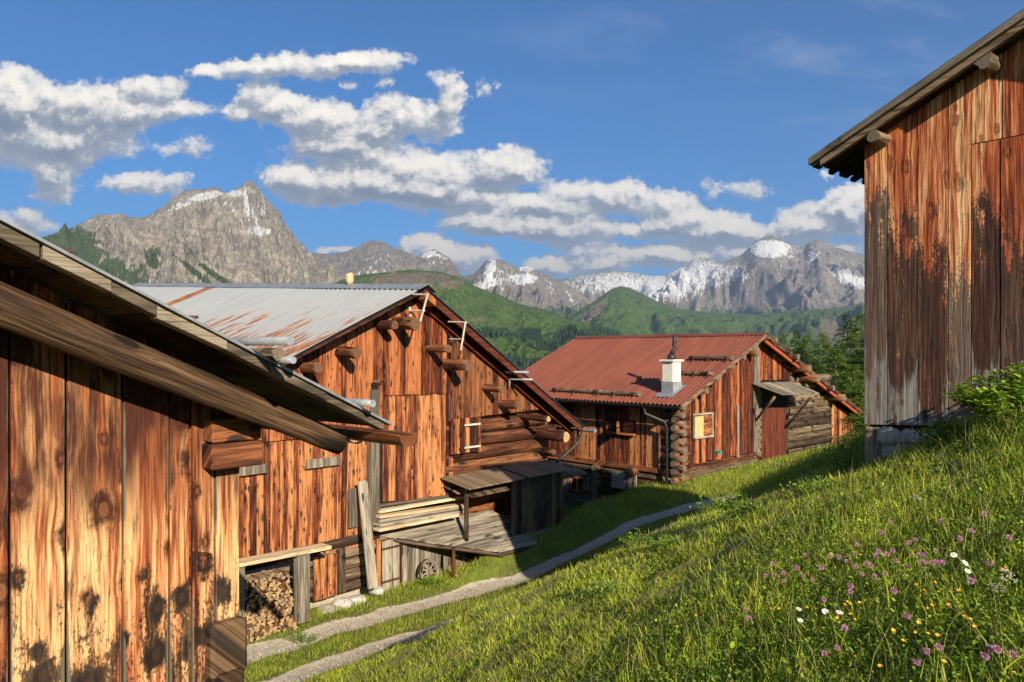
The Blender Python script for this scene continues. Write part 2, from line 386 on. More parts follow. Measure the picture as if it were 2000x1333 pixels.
def rut_at(x, y):
    d = polydist(x, y, PATH); w = .22*fbm(x*.8, y*.8, 3, 30)
    return np.maximum(np.exp(-((d-.77+w)/.33)**4), np.exp(-((d+.77+w)/.33)**4))*sstep(x, 9.5, 6.8), d

# ------------------------------------------------------------------ far valley and mountains, at their real distances
def mat_mountain(name, rockA, rockB, grassA, grassB, snow=True, scale=1.0, rough=(.0, .0), strata=.0):
    m, nt = new_mat(name); P = nt.pos(); P2 = nt.v('SCALE', P, .001*scale)
    nA = nt.noise(P2, 3.0, 8, .62); nB = nt.noise(P2, 16, 6, .7); nC = nt.noise(P2, 60, 4, .7)
    gl = nt.noise(nt.v('MULTIPLY', P2, (34, 10, 5)), 1, 6, .68)      # chutes down the fall line
    rock = nt.mix(nt.ss(nA, .38, .62), rockA, rockB)
    rock = nt.mix(nt.m('MULTIPLY', nt.ss(gl, .42, .62), .75), rock, nt.mix(.45, rock, (.36, .30, .21)))
    rock = nt.mix(nt.m('MULTIPLY', nt.ss(nB, .40, .66), .75), rock, (.17, .15, .13))
    if strata:
        sz = nt.sep(P2)[2]; sn = nt.noise(nt.xyz(nt.m('MULTIPLY', nA, 1.2), 0, nt.m('MULTIPLY', sz, 26)), 1, 4, .6)
        rock = nt.mix(nt.m('MULTIPLY', nt.ss(sn, .45, .6), strata), rock, (.32, .25, .17))
    grass = nt.mix(nt.ss(nB, .38, .66), grassA, grassB)
    gm = nt.m('ADD', nt.attr('grass'), nt.m('ADD', nt.m('MULTIPLY', nt.m('SUBTRACT', nB, .5), 1.1), nt.m('MULTIPLY', nt.m('SUBTRACT', gl, .5), 1.3)))
    c = nt.mix(nt.ss(gm, .45, .62), rock, grass)
    fm = nt.m('ADD', nt.attr('wood'), nt.m('MULTIPLY', nt.m('SUBTRACT', nt.noise(P2, 9, 6, .65), .5), 1.3))
    c = nt.mix(nt.ss(fm, .46, .54), c, nt.mix(nC, (.020, .042, .022), (.050, .085, .036)))
    if snow:
        sm = nt.m('ADD', nt.attr('snow'), nt.m('ADD', nt.m('MULTIPLY', nt.m('SUBTRACT', gl, .5), 2.0), nt.m('MULTIPLY', nt.m('SUBTRACT', nC, .5), .7)))
        c = nt.mix(nt.ss(sm, .50, .60), c, (.92, .92, .92))
    h = nt.m('ADD', nB, nt.m('MULTIPLY', gl, 1.6))
    h = nt.m('MULTIPLY_ADD', nC, .5, h)
    bm = nt.bump(h, .8, 70.0)
    finish(nt, c, .95, bm, spec=.05); return m
def pix_blobs(px, py, blobs):
    a = np.zeros(px.shape)
    for b in blobs:
        cx, cy, rx, ry = b[:4]; w = b[4] if len(b) > 4 else 1; an = R(b[5]) if len(b) > 5 else 0
        dx, dy = px-cx, py-cy; ux = dx*math.cos(an)+dy*math.sin(an); uy = -dx*math.sin(an)+dy*math.cos(an)
        a = np.maximum(a, w*np.clip(1-((ux/rx)**2+(uy/ry)**2), 0, 1)**.5)
    return a
def mountain(name, label, sky_pts, Yr, Yf, vb, mat, relief, gsc, seed, nx=520, ny=190, pw=1.0, crag=3.0, blobs=None, meander=.08, wfun=None):
    xs = np.array([p[0] for p in sky_pts], float); ys = np.array([p[1] for p in sky_pts], float)
    px = np.linspace(xs[0], xs[-1], nx)
    w = np.concatenate([np.linspace(0, 1, ny), 1 + np.linspace(.04, .7, 14)])
    PX, Wt = np.meshgrid(px, w); U = (PX-1000)/1500
    Yv = np.where(Wt <= 1, Yf + (Yr-Yf)*Wt, Yr*(1+(Wt-1)*.45)); X = U*Yv
    # spurs wander away from the summits as they come down
    warp = meander*1500*(1-np.clip(Wt, 0, 1))*(fbm(U*5, Wt*2.2, 3, seed+50)) * np.minimum(1, 2*(1-np.clip(Wt, 0, 1)))
    sk = np.interp(PX+warp, xs, ys); vr = (690-sk)/1500
    zr = vr*Yr; zf = vb*Yf + 0*zr
    k = np.clip(Wt, 0, 1)**pw
    Z = zf + (zr-zf)*k
    dn = np.clip(1-np.clip(Wt, 0, 1), 0, 1)
    amp = relief*np.minimum(1, dn*2.6+.03)*(.45+.55*np.clip(Wt, 0, 1))
    rg = ridged(X/gsc + .35*fbm(X/gsc*.6, Yv/gsc*.6, 3, seed+8), Yv/(gsc*2.6), 6, seed)
    rg2 = ridged(X/(gsc*.33), Yv/(gsc*.8), 5, seed+3)
    Z = Z + amp*((rg-.5)*2.0 + (rg2-.5)*.9) + Yr/1500*crag*(fbm(PX/26, Wt*7, 5, seed+2, gain=.62))*np.clip(Wt, .3, 1)
    back = np.clip(Wt-1, 0, None); Z = np.where(Wt > 1, Z - (zr+900)*np.clip(back*1.8, 0, 1.15), Z)
    VX = U*1500+1000; VY = 690 - Z/Yv*1500
    att = {}
    for key, fn in (blobs or {}).items(): att[key] = fn(VX, VY, Z, Wt, rg) if callable(fn) else pix_blobs(VX, VY, fn)
    for key in ('snow', 'grass', 'wood'): att.setdefault(key, np.zeros(Z.shape))
    o = grid_mesh(name, X, Yv, Z, mat, att)
    tag(o, label, kind='structure'); return o, (X, Yv, Z, VX, VY)

MM_A = mat_mountain('limestone_mountain', (.70, .62, .50), (.50, .455, .40), (.075, .125, .045), (.13, .165, .06), scale=1.6, strata=.35)
MM_B = mat_mountain('slate_mountain', (.30, .265, .235), (.42, .365, .30), (.075, .125, .055), (.13, .165, .075), scale=.9)
MM_C = mat_mountain('green_alp', (.28, .225, .15), (.34, .26, .17), (.085, .165, .035), (.175, .24, .060), scale=1.3, snow=False)
# back range
mountain('snowy_range', 'far snowy range with a double rocky summit', [(880,560),(985,556),(1040,548),(1100,545),(1130,540),(1150,536),(1175,534),(1195,528),(1215,531),(1240,533),(1275,540),(1300,538),(1320,527),(1335,520),(1352,508),(1370,504),(1392,507),(1410,513),(1430,507),(1448,498),(1465,480),(1478,468),(1492,463),(1508,460),(1522,464),(1540,474),(1556,480),(1572,481),(1584,474),(1597,468),(1608,473),(1625,481),(1650,489),(1690,498),(1720,508),(1800,530),(1900,520),(2050,560),(2300,600)],
    13500, 8000, -.005, MM_B, 430, 1500, 21, nx=620, pw=1.15, crag=2.2, meander=.05,
    blobs={'snow': lambda x, y, z, w, rg: np.maximum(pix_blobs(x, y, [(1200,552,115,30,.72),(1290,560,110,30,.85),(1360,538,75,42,.80),(1415,535,70,28,.62),(1505,487,46,20,1.1),(1590,500,18,38,.55),(1660,545,60,18,.75,25),(1540,500,30,50,.45,60),(1700,560,40,20,.7,25),(1300,580,90,16,.6),(1150,560,70,20,.6),(1850,570,150,40,.7)]), .30*sstep(y, 560, 490))-.02,
           'grass': lambda x, y, z, w, rg: sstep(y, 572, 632)*.95})
mountain('rocky_range', 'grey rock ridge with snow gullies', [(820,600),(860,560),(890,545),(905,538),(925,536),(938,522),(948,511),(958,507),(975,508),(990,514),(1003,521),(1018,522),(1030,519),(1044,525),(1058,536),(1080,543),(1100,549),(1122,566),(1145,580),(1175,600),(1230,620),(1320,640)],
    9500, 6800, -.01, MM_B, 220, 800, 35, nx=380, pw=1.1, crag=2.6,
    blobs={'snow': lambda x, y, z, w, rg: pix_blobs(x, y, [(957,528,12,34,.85,20),(950,555,38,12,.8,-20),(1022,545,34,13,.95),(1030,525,20,10,.7),(990,545,60,30,.48),(1075,560,10,30,.5,-30),(1120,590,10,40,.45,-35)]),
           'grass': lambda x, y, z, w, rg: sstep(y + (x-1000)*.1, 575, 640)})
mountain('slate_range', 'dark slate ridge with a pointed summit', [(480,560),(560,510),(600,494),(625,495),(648,496),(668,493),(684,489),(700,483),(714,473),(726,470),(738,469),(750,472),(762,481),(778,486),(795,492),(812,500),(822,498),(836,490),(846,487),(856,491),(868,499),(878,503),(886,514),(893,526),(900,535),(920,552),(960,590)],
    9000, 5600, .004, MM_B, 200, 700, 55, nx=420, pw=1.1, crag=2.0,
    blobs={'snow': lambda x, y, z, w, rg: pix_blobs(x, y, [(742,515,50,40,.34),(700,505,40,25,.22),(730,535,60,8,.5),(838,498,18,8,.9,-20),(862,502,22,6,.6,25),(850,515,20,14,.4)]),
           'grass': lambda x, y, z, w, rg: sstep(y, 520, 560)})
mountain('green_cone', 'green alpine cone in front of the snowy range', [(1020,690),(1090,640),(1130,607),(1150,595),(1175,578),(1195,564),(1212,559),(1230,562),(1252,572),(1285,590),(1330,604),(1400,612),(1480,615),(1560,608),(1640,600),(1700,590),(1800,585),(1950,580),(2150,600)],
    8000, 4300, -.03, MM_C, 150, 800, 75, nx=460, pw=1.0, crag=1.1,
    blobs={'grass': lambda x, y, z, w, rg: 1.0-.75*pix_blobs(x, y, [(1160,610,38,14,1,-40),(1500,640,110,20,.35),(1640,650,60,45,.9),(1250,640,60,30,.1),(1280,672,60,10,.55)]),
           'wood': lambda x, y, z, w, rg: pix_blobs(x, y, [(1120,670,60,22,.75),(1180,660,50,14,.6)])})
mountain('limestone_peak', 'bare limestone mountain with a snow-streaked horn', [(-300,560),(-150,510),(0,500),(60,482),(95,463),(130,447),(165,432),(190,420),(208,417),(226,419),(236,417),(255,424),(270,428),(290,420),(312,407),(330,394),(345,382),(358,374),(375,370),(392,373),(408,369),(424,364),(433,374),(444,377),(458,369),(470,364),(480,354),(487,351),(496,358),(504,368),(514,378),(528,396),(545,412),(556,436),(568,452),(582,472),(594,480),(602,497),(612,506),(628,517),(650,530),(672,543),(695,556),(730,580),(800,640),(900,700)],
    5200, 2900, .01, MM_A, 240, 400, 95, nx=760, ny=260, pw=1.12, crag=4.0, meander=.10,
    blobs={'snow': lambda x, y, z, w, rg: pix_blobs(x, y, [(400,384,42,9,.95,-12),(372,395,40,7,.7,-25),(460,378,24,9,.85),(482,400,6,45,.75,-8),(500,430,7,42,.62,-18),(462,420,7,40,.55,-30),(514,408,6,40,.6),(498,452,38,12,.75),(420,400,60,14,.45,-10),(345,402,30,8,.55,-30),(500,420,44,60,.26)]),
           'grass': lambda x, y, z, w, rg: np.maximum(pix_blobs(x, y, [(120,500,95,75,1.0),(210,545,110,60,.75),(385,535,70,7,1.1,38),(430,545,70,7,1.05,35),(300,505,25,30,.75),(385,500,35,25,.45),(280,560,140,30,.5),(170,500,30,70,.9,-10),(60,470,70,50,1)]), .95*sstep(x - (y-560)*.5, 665, 720))})
OHILL, HC = mountain('green_hillside', 'green alpine hillside above a spruce forest', [(520,640),(600,580),(640,560),(665,548),(690,538),(720,535),(750,533),(775,529),(800,526),(830,528),(860,530),(885,538),(905,546),(930,560),(955,570),(985,580),(1010,592),(1040,600),(1065,606),(1090,616),(1115,626),(1150,634),(1175,641),(1205,654),(1240,672),(1300,700),(1400,740)],
    3900, 1700, -.085, MM_C, 95, 420, 115, nx=460, ny=220, pw=.95, crag=1.3,
    blobs={'grass': lambda x, y, z, w, rg: 1.0 - 1.0*pix_blobs(x, y, [(800,545,100,16,.75),(730,560,40,16,.5),(870,555,50,16,.6),(930,625,60,8,.45),(1095,605,20,6,.5)]),
           'wood': lambda x, y, z, w, rg: np.maximum(pix_blobs(x, y, [(960,650,60,16,.62),(1040,655,60,20,.68),(1120,665,55,28,.85),(1075,675,60,16,.8),(930,690,90,10,.5),(1180,660,40,30,.95),(1010,672,25,10,.5)]), sstep(y, 690, 708))})
# valley floor sheet out to the horizon
VX_, VY_ = np.meshgrid(np.linspace(-60000, 60000, 41), np.concatenate([np.linspace(-3000, 600, 10), np.linspace(900, 60000, 30)]))
vf = grid_mesh('valley_floor', VX_, VY_, np.full(VX_.shape, -700.0) + 380*sstep(VY_, 650, -200), MM_C, {'grass': np.ones(VX_.shape), 'wood': np.full(VX_.shape, .6), 'snow': np.zeros(VX_.shape)})
tag(vf, 'green wooded valley floor', kind='structure')

# spruce forest on the far hillside: reads as one mass
def forest():
    X, Yv, Z, VX, VY = HC
    m, nt = new_mat('far_spruce'); r = nt.attr('tr'); finish(nt, nt.mix(r, (.012, .028, .016), (.045, .078, .034)), 1, spec=0)
    n = 34000; i = RNG.integers(0, X.shape[0]-16, n); j = RNG.integers(0, X.shape[1]-1, n)
    px, py = VX[i, j], VY[i, j]
    wood = np.maximum(pix_blobs(px, py, [(960,650,60,16,.5),(1040,655,60,20,.6),(1120,665,60,28,.85),(1075,675,60,16,.75),(930,690,90,10,.4),(1180,660,40,30,.9),(1010,672,25,10,.5)]), sstep(py, 688, 706))
    wood = wood + .9*fbm(X[i, j]/160, Yv[i, j]/160, 3, 3)
    k = (wood > .66) & (px > 860) & (px < 1260); x = X[i, j][k] + RNG.normal(0, 4, k.sum()); y = Yv[i, j][k] + RNG.normal(0, 6, k.sum()); z = Z[i, j][k]
    n = len(x); h = RNG.uniform(12, 27, n); rr = h*RNG.uniform(.13, .2, n); V = []; F = []
    a = np.linspace(0, 2*np.pi, 7)[:-1]
    co = np.zeros((n, 13, 3)); 
    for q in range(6):
        co[:, q] = np.stack([x+rr*np.cos(a[q]), y+rr*np.sin(a[q]), z-2], -1); co[:, 6+q] = np.stack([x+rr*.62*np.cos(a[q]+.4), y+rr*.62*np.sin(a[q]+.4), z+h*.45], -1)
    co[:, 12] = np.stack([x, y, z+h], -1); fs = []
    for q in range(6):
        q2 = (q+1) % 6; fs += [[q, q2, 6+q2], [q, 6+q2, 6+q], [6+q, 6+q2, 12]]
    F = (np.arange(n)[:, None, None]*13 + np.array(fs)[None]).reshape(-1, 3)
    o = raw_mesh('spruce_forest', co.reshape(-1, 3), F, m, {'tr': np.repeat(RNG.random(n), 13)})
    tag(o, 'dark spruce forest covering the foot of the green hillside', 'forest', kind='stuff')
forest()
# the air of the valley: one closed box round everything
def haze():
    m = bpy.data.materials.new('haze'); m.use_nodes = True; nt = NT(m.node_tree); nt.n.clear()
    v = nt.n.new('ShaderNodeVolumePrincipled'); v.inputs['Color'].default_value = (.55, .74, 1, 1); v.inputs['Density'].default_value = HAZE_D; v.inputs['Anisotropy'].default_value = .2
    o = nt.n.new('ShaderNodeOutputMaterial'); nt.l.new(v.outputs[0], o.inputs['Volume'])
    b = MB(); b.box((-62000, -3100, -2400), (124000, 0, 0), (0, 64000, 0), (0, 0, 5400)); ob = b.build('haze', m); tag(ob, 'pale blue haze in the valley air', 'haze', kind='stuff')
HAZE_D = 4.0e-5
if HAZE_D: haze()
# ------------------------------------------------------------------ weathered timber
def wood(name, dark, mid, light, knots=(3.6, 1.5, .5), knot_r=.10, halo=.6, black=.0, black_z=None, grey=.25, grey_z=None, speck=.3, halo_r=.34, top_dark=None,
         vary=.5, bump=.5, grain=95.0, greycol=(.20, .175, .14), moss=0.0, contrast=1.0, blackcol=(.016, .013, .010), edgew=.5, stsc=10.0, zjit=0.0):
    """dark/mid/light: colours of the sunburnt larch; *_z = (z where the wear is full, z where it ends); knots = (per m across, per m along, share)"""
    m, nt = new_mat(name)
    U, V, _ = nt.sep(nt.uv('UVMap')); r1, r2, _ = nt.sep(nt.uv('rnd')); wx, wz, _ = nt.sep(nt.uv('wear'))
    seed = nt.m('MULTIPLY', r1, 37.0)
    kp = nt.xyz(nt.m('MULTIPLY', U, knots[0]), nt.m('MULTIPLY', V, knots[1]), seed)
    vo = nt.n.new('ShaderNodeTexVoronoi'); vo.voronoi_dimensions = '2D'; nt.put(vo.inputs['Vector'], kp); vo.inputs['Scale'].default_value = 1
    kd, kc, kpos = vo.outputs['Distance'], vo.outputs['Color'], vo.outputs['Position']
    kr, kg, kb = nt.sep(kc); has = nt.m('LESS_THAN', kr, knots[2])
    wig = nt.noise(nt.v('SCALE', kp, 1.0), 4.0, 3, .6)
    kd = nt.m('DIVIDE', kd, nt.m('MULTIPLY_ADD', kg, .85, .5))
    kdn = nt.m('MULTIPLY_ADD', nt.m('SUBTRACT', wig, .5), .55, kd)
    halo_m = nt.m('MULTIPLY', nt.ss(kdn, halo_r, .06), has); core = nt.m('MULTIPLY', nt.ss(kd, knot_r*1.1, knot_r*.75), has)
    ring = nt.m('MULTIPLY', nt.ss(nt.m('ABSOLUTE', nt.m('SUBTRACT', kdn, knot_r*1.5)), knot_r*.8, 0.0), has)
    # the grain swings round the knots
    off = nt.v('SUBTRACT', kp, kpos); bend = nt.m('MULTIPLY', nt.m('MULTIPLY', nt.sep(off)[0], nt.m('MULTIPLY', nt.ss(kd, .5, .0), has)), -.55/knots[0])
    U2 = nt.m('ADD', U, bend); U2 = nt.m('MULTIPLY_ADD', nt.m('SUBTRACT', nt.noise(nt.xyz(nt.m('MULTIPLY', U, 3), nt.m('MULTIPLY', V, .8), seed), 1, 3, .5), .5), .06, U2)
    g = nt.noise(nt.xyz(nt.m('MULTIPLY', U2, grain), nt.m('MULTIPLY', V, 1.5), seed), 1, 4, .6)
    st = nt.noise(nt.xyz(nt.m('MULTIPLY', U2, stsc), nt.m('MULTIPLY', V, .45), seed), 1, 4, .6)
    bl = nt.noise(nt.xyz(nt.m('MULTIPLY', U, 4.5), nt.m('MULTIPLY', V, 1.1), seed), 1, 4, .6)
    f = nt.m('ADD', nt.m('MULTIPLY', g, .45*contrast), nt.m('ADD', nt.m('MULTIPLY', st, .75*contrast), nt.m('MULTIPLY', bl, .35)))
    f = nt.m('ADD', f, nt.m('MULTIPLY', nt.m('SUBTRACT', r2, .5), vary))
    c0 = .775*contrast + .0
    c = nt.ramp(nt.m('SUBTRACT', f, (.60*contrast+.175) - .5), [(.26, dark), (.47, mid), (.68, light)])
    fine = nt.ss(g, .32, .54); c = nt.mix(nt.m('MULTIPLY', nt.m('SUBTRACT', 1.0, fine), .55), c, dark)
    stain = nt.noise(nt.xyz(nt.m('MULTIPLY', U, 9), nt.m('MULTIPLY', V, .9), nt.m('ADD', seed, 11.0)), 1, 5, .7); c = nt.mix(nt.m('MULTIPLY', nt.ss(stain, .54, .68), .7), c, tuple(x*.6 for x in dark))
    hm = nt.m('MULTIPLY', halo_m, halo); c = nt.mix(hm, c, tuple(x*.42 for x in dark))
    c = nt.mix(nt.m('MULTIPLY', ring, .45), c, tuple(x*.25 for x in dark)); c = nt.mix(nt.m('MULTIPLY', core, .6), c, tuple(a*.6+b*.1 for a, b in zip(mid, light)))
    spn = nt.noise(nt.xyz(nt.m('MULTIPLY', U, 60), nt.m('MULTIPLY', V, 26), seed), 1, 3, .7)
    big = nt.noise(nt.xyz(nt.m('MULTIPLY', U, 7), nt.m('MULTIPLY', V, 1.6), seed), 1, 4, .65)
    if zjit: wz = nt.m('ADD', wz, nt.m('MULTIPLY', nt.m('SUBTRACT', r1, .5), zjit))
    def zf(zz): return nt.m('SUBTRACT', 1.0, nt.ss(wz, min(zz), max(zz))) if zz[0] < zz[1] else nt.ss(wz, zz[1], zz[0])
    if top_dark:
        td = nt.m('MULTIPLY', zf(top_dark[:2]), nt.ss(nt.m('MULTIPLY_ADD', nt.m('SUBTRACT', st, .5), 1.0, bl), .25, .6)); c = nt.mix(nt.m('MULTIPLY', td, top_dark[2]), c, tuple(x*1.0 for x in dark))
    if black > 0:
        bz = zf(black_z) if black_z else 1.0
        bm = nt.m('ADD', nt.m('MULTIPLY', bz, black), nt.m('ADD', nt.m('MULTIPLY', nt.m('SUBTRACT', big, .5), 2.6), nt.m('MULTIPLY', nt.m('SUBTRACT', spn, .5), 1.6)))
        bm = nt.m('ADD', bm, nt.m('MULTIPLY', halo_m, nt.m('MULTIPLY', bz, .9)))
        bmask = nt.ss(bm, .62, .95); 
        if black_z: bmask = nt.m('MULTIPLY', bmask, nt.ss(bz, .02, .25))
        c = nt.mix(nt.m('MULTIPLY', bmask, .88), c, nt.v('SCALE', nt.mix(g, tuple(x*.3 for x in blackcol), tuple(x*1.8 for x in blackcol)), nt.m('MULTIPLY_ADD', nt.m('MULTIPLY', r2, r2), 2.2, .12)))
    if speck > 0: c = nt.mix(nt.m('MULTIPLY', nt.ss(spn, .60, .68), speck), c, (.020, .014, .010))
    gy = nt.mix(g, tuple(x*.45 for x in greycol), tuple(x*1.5 for x in greycol))
    gz = zf(grey_z) if grey_z else 0.0
    gm = nt.m('ADD', nt.m('MULTIPLY', gz, 1.1) if grey_z else 0.0, nt.m('MULTIPLY', nt.m('SUBTRACT', big, .5), 2.0)); gm = nt.m('ADD', gm, nt.m('MULTIPLY', nt.m('SUBTRACT', st, .5), 1.2))
    edge = nt.ss(nt.m('ABSOLUTE', nt.m('SUBTRACT', wx, .5)), .40, .5)
    gm = nt.m('ADD', gm, nt.m('MULTIPLY', edge, edgew)); gmask = nt.ss(gm, .95-grey, 1.35-grey)
    c = nt.mix(gmask, c, gy)
    if moss: c = nt.mix(nt.m('MULTIPLY', nt.ss(bl, .55, .68), moss), c, (.16, .11, .02))
    crk = nt.noise(nt.xyz(nt.m('MULTIPLY', U2, 38), nt.m('MULTIPLY', V, .7), nt.m('ADD', seed, 5.0)), 1, 2, .5)
    crm = nt.m('MULTIPLY', nt.ss(nt.m('ABSOLUTE', nt.m('SUBTRACT', crk, .5)), .012, .003), nt.ss(bl, .42, .6)); c = nt.mix(nt.m('MULTIPLY', crm, .85), c, (.010, .007, .005))
    h = nt.m('ADD', nt.m('MULTIPLY', g, .8), nt.m('ADD', nt.m('MULTIPLY', st, 1.4), nt.m('MULTIPLY', core, .12)))
    h = nt.m('SUBTRACT', h, nt.m('MULTIPLY', ring, .05))
    finish(nt, c, .72, nt.bump(h, bump, .012), spec=.25)
    return m
def endgrain(name, base=(.20, .09, .04), dark=(.05, .025, .014)):
    m, nt = new_mat(name); w = nt.uv('wear'); r = nt.v('LENGTH', w); x, y, _ = nt.sep(w)
    n = nt.noise(nt.v('ADD', w, nt.uv('rnd')), 3, 4, .6); ring = nt.m('SINE', nt.m('MULTIPLY', nt.m('MULTIPLY_ADD', n, .25, r), 38))
    an = nt.m('ARCTAN2', y, x); crack = nt.ss(nt.noise(nt.xyz(nt.m('MULTIPLY', an, 2.5), r, nt.sep(nt.uv('rnd'))[0]), 1, 2, .5), .62, .66)
    c = nt.mix(nt.ss(ring, -.6, .8), tuple(x*.6 for x in base), base); c = nt.mix(crack, c, dark); c = nt.mix(nt.ss(n, .5, .7), c, dark)
    c = nt.mix(nt.m('MULTIPLY', nt.sep(nt.uv('rnd'))[1], .5), c, (.16, .13, .09))
    finish(nt, c, .85, nt.bump(n, .4, .01), spec=.15); return m
def plain(name, col, rough=.6, metal=0.0, var=.25, scale=9, spec=.4, bump=.15, dirt=(.05, .04, .03), dirta=.3):
    m, nt = new_mat(name); P = nt.pos(); n = nt.noise(P, scale, 6, .65); n2 = nt.noise(P, scale*5, 4, .6)
    c = nt.mix(nt.ss(n, .3, .7), tuple(x*(1-var) for x in col), tuple(min(1, x*(1+var)) for x in col)); c = nt.mix(nt.m('MULTIPLY', nt.ss(n2, .55, .7), dirta), c, dirt)
    finish(nt, c, rough, nt.bump(n2, bump, .01), metal=metal, spec=spec); return m
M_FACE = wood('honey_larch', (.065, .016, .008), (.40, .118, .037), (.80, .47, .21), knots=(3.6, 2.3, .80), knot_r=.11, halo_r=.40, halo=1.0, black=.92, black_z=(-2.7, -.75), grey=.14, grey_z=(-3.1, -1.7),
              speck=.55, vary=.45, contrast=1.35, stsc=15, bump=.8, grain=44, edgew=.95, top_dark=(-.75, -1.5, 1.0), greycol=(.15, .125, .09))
M_RED = wood('sunburnt_larch', (.032, .009, .006), (.18, .042, .015), (.46, .155, .052), knots=(9.5, 3.0, .30), knot_r=.09, halo=.3, black=.2, grey=.05, speck=.5, vary=.6, contrast=1.5, stsc=9, bump=.8, grain=24)
M_ORANGE = wood('orange_larch', (.036, .011, .007), (.24, .064, .022), (.56, .235, .085), knots=(9.5, 3.4, .40), knot_r=.10, halo=.35, black=.22, grey=.12, speck=.6, vary=.5, contrast=1.5, stsc=9, bump=.8, grain=24)
M_DARK = wood('dark_larch', (.035, .013, .008), (.13, .042, .018), (.30, .11, .04), knots=(6, 2.2, .5), knot_r=.14, halo=.5, black=.25, grey=.12, speck=.5, vary=.5, contrast=1.3, bump=.8, grain=26)
M_LOG = wood('log_timber', (.035, .012, .007), (.12, .042, .018), (.27, .115, .045), knots=(2.4, 1.6, .45), knot_r=.12, halo=.5, black=.15, grey=.22, speck=.4, vary=.5, contrast=1.4, bump=1.0, grain=24, greycol=(.17, .13, .085))
M_RAFT = wood('brown_rafter', (.022, .012, .007), (.070, .038, .019), (.17, .10, .052), knots=(2.4, 1.3, .5), knot_r=.10, halo=.6, black=.25, grey=.0, speck=.4, vary=.3, contrast=1.5, stsc=12, bump=1.0, grain=36)
M_LOGG = wood('grey_log', (.040, .026, .016), (.12, .082, .050), (.26, .185, .115), knots=(2.4, 1.6, .4), knot_r=.12, halo=.4, black=.2, grey=.45, speck=.4, vary=.5, contrast=1.4, bump=1.0, grain=24, greycol=(.20, .165, .12))
M_GREY = wood('grey_plank', (.09, .075, .055), (.22, .185, .14), (.42, .36, .27), knots=(4, 1.2, .35), knot_r=.10, halo=.3, black=.1, grey=.5, speck=.25, vary=.4, contrast=1.3, bump=.6, grain=30, greycol=(.28, .25, .20))
M_PALE = wood('fresh_plank', (.36, .24, .12), (.66, .50, .30), (.82, .70, .48), knots=(4, 1.2, .3), knot_r=.09, halo=.2, grey=.05, speck=.08, vary=.15, bump=.25, grain=70)
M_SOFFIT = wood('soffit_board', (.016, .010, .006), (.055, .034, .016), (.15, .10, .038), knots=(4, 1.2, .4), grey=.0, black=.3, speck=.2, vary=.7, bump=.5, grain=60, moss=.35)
M_RTOP = wood('right_barn_larch', (.14, .030, .012), (.52, .125, .040), (.90, .50, .23), knots=(5.0, 2.3, .6), knot_r=.10, halo=.45, zjit=1.3, black=1.35, black_z=(.3, 2.9), blackcol=(.060, .052, .042), grey=.25, grey_z=(-.85, .2),
              speck=.45, vary=.22, contrast=1.3, stsc=13, bump=.9, grain=40, greycol=(.26, .235, .195))
M_END = endgrain('end_grain'); M_ENDP = endgrain('pale_end_grain', (.62, .42, .20), (.14, .07, .03)); M_ENDG = endgrain('grey_end_grain', (.22, .18, .12), (.04, .03, .02))
M_BARGE = wood('red_bargeboard', (.04, .010, .006), (.12, .028, .014), (.24, .06, .025), knots=(4, 1.2, .3), grey=-.2, speck=.3, vary=.2, bump=.3, grain=60)
M_SHING = wood('verge_plank', (.055, .042, .028), (.15, .118, .078), (.29, .24, .175), knots=(4, 2, .3), grey=.35, speck=.3, vary=.5, bump=.5, grain=80)
def mat_tin():
    m, nt = new_mat('rusty_corrugated_sheet'); U, V, _ = nt.sep(nt.uv('UVMap')); a, b, _ = nt.sep(nt.uv('wear'))
    # a: fraction along the ridge from the front verge, b: fraction down the slope
    sn = nt.noise(nt.xyz(nt.m('MULTIPLY', U, 9), nt.m('MULTIPLY', V, .55), 3), 1, 5, .65); s2 = nt.noise(nt.xyz(nt.m('MULTIPLY', U, 34), nt.m('MULTIPLY', V, .8), 7), 1, 4, .6)
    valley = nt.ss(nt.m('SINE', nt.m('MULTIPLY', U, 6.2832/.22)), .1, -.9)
    zone = nt.m('ADD', nt.m('MULTIPLY', nt.ss(b, -.1, .55), .46), nt.m('MULTIPLY', nt.ss(a, .8, .0), .22))
    rm = nt.m('ADD', zone, nt.m('ADD', nt.m('MULTIPLY', nt.m('SUBTRACT', sn, .5), 1.6), nt.m('MULTIPLY', nt.m('SUBTRACT', valley, .5), .40)))
    rm = nt.m('ADD', rm, nt.m('MULTIPLY', nt.m('SUBTRACT', s2, .5), .6))
    strip = nt.m('MULTIPLY', nt.m('GREATER_THAN', U, 10.55), nt.m('LESS_THAN', U, 11.1))
    rm = nt.m('ADD', rm, nt.m('MULTIPLY', strip, .75)); rust = nt.ss(rm, .34, .50)
    rc = nt.ramp(nt.noise(nt.xyz(nt.m('MULTIPLY', U, 20), nt.m('MULTIPLY', V, 3), 1), 1, 4, .6), [(.3, (.10, .036, .017)), (.5, (.20, .075, .032)), (.7, (.33, .15, .07))])
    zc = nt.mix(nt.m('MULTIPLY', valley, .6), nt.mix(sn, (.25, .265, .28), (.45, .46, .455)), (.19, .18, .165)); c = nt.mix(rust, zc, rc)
    b_ = nt.n.new('ShaderNodeBsdfPrincipled'); o = nt.n.new('ShaderNodeOutputMaterial'); nt.put(b_.inputs['Base Color'], c); nt.put(b_.inputs['Roughness'], nt.lin(rust, 0, 1, .45, .85))
    nt.put(b_.inputs['Metallic'], nt.lin(rust, 0, 1, .25, 0)); nt.l.new(b_.outputs[0], o.inputs[0]); return m
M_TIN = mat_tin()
M_ZINC = plain('zinc_sheet', (.27, .29, .31), .5, .3, .2, 5)
M_COPPER = plain('brown_painted_gutter', (.17, .062, .026), .38, .1, .2, 6, .5, .05, (.07, .03, .02), .35)
